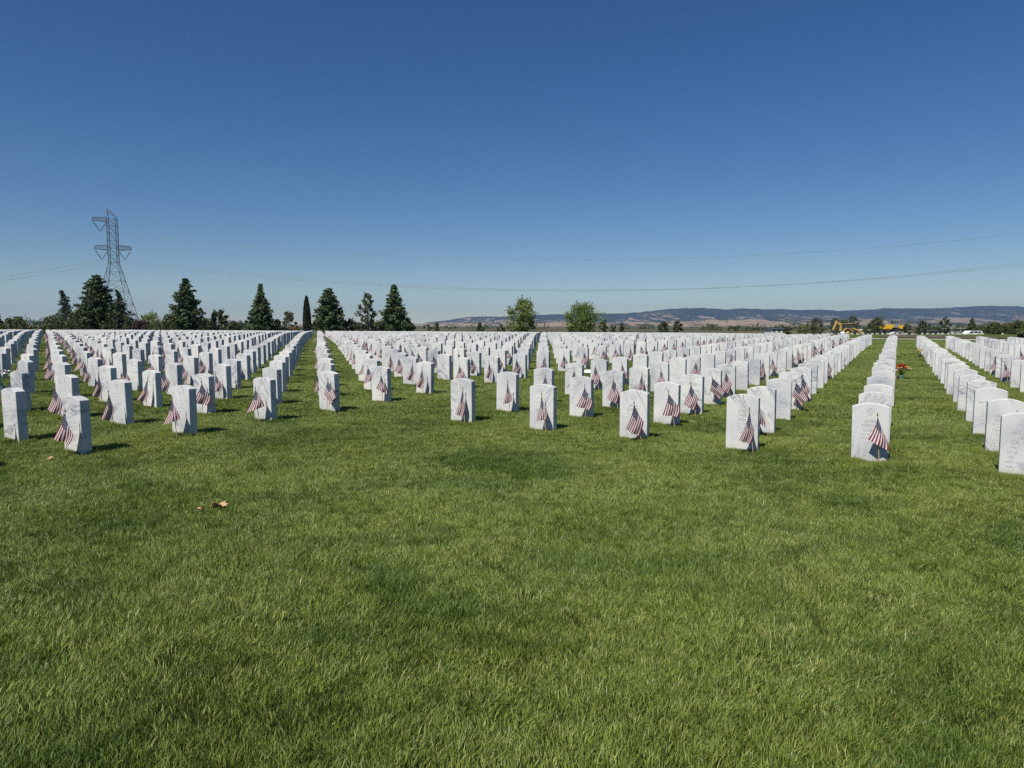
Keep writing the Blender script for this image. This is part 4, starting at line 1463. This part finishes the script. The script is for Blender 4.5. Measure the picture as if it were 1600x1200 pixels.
cx_, cy_ = at(919, 592)
card = tag(empty('white_card_box', (cx_, cy_, gz(cx_, cy_)), R(-20)), 'flat white card on a short stake behind the front right stones', 'card')
MB().box((0, 0, 0.17), (0.18, 0.12, 0.015), m=Matrix.Rotation(R(28), 4, 'X')).build('card', M['card'], card)
MB().tube((0, 0, -0.05), (0, 0, 0.165), 0.006, 0.006, 6).build('stake', M['greypaint'], card)

def dry_leaf(px, py, size, label, seed):
    x, y = at(px, py)
    g = random.Random(seed)
    P = []
    n = 20
    for k in range(n):
        a = 6.283 * k / n
        r = size * (1.0 if k % 4 == 0 else 0.55 if k % 2 else 0.8) * g.uniform(0.85, 1.1)
        P.append((r * math.cos(a), r * math.sin(a), 0.25 * size * math.sin(2 * a + seed) + g.uniform(-.08, .08) * size))
    vs = P + [(0, 0, 0)] + [(x_, y_, z_ - 0.002) for x_, y_, z_ in P] + [(0, 0, -0.002)]
    fs = [(k, (k + 1) % n, n) for k in range(n)] + [(n + 1 + (k + 1) % n, n + 1 + k, 2 * n + 1) for k in range(n)] + [(k, n + 1 + k, n + 1 + (k + 1) % n, (k + 1) % n) for k in range(n)]
    mb = MB(); mb.add(vs, fs)
    e = tag(empty('fallen_leaf', (x, y, gz(x, y) + 0.044)), label, 'leaf', 'fallen leaves on the lawn')
    e.rotation_euler = (R(-18), R(6), seed)
    mb.build('blade', M['leaf_dry'], e)
    MB().tube((size * .9, 0, 0), (size * 1.5, 0.01, -0.01), 0.0025, 0.002, 5).build('stalk', M['leaf_dry'], e)
dry_leaf(342, 798, 0.078, 'large curled tan leaf lying on the lawn at left', 1)
dry_leaf(310, 805, 0.026, 'small brown leaf bit just left of the large curled leaf', 2)
dry_leaf(80, 723, 0.035, 'small brown leaf on the grass before the nearest left headstone', 3)

# ------------------------------------------------------------------ air
hz = NT('thin_haze')
hz.n.remove(hz.b)
pv = hz.new('ShaderNodeVolumePrincipled')
pv.inputs['Color'].default_value = (0.36, 0.60, 1.0, 1)
pv.inputs['Density'].default_value = 6.5e-5
pv.inputs['Anisotropy'].default_value = 0.2
hz.l.new(pv.outputs[0], hz.out.inputs['Volume'])
mb = MB()
mb.box((0, 4550, 132), (34000, 10900, 295))
haze = mb.build('haze', hz.m)
tag(haze, 'thin blue haze in the air towards the hills', 'haze', kind='stuff')
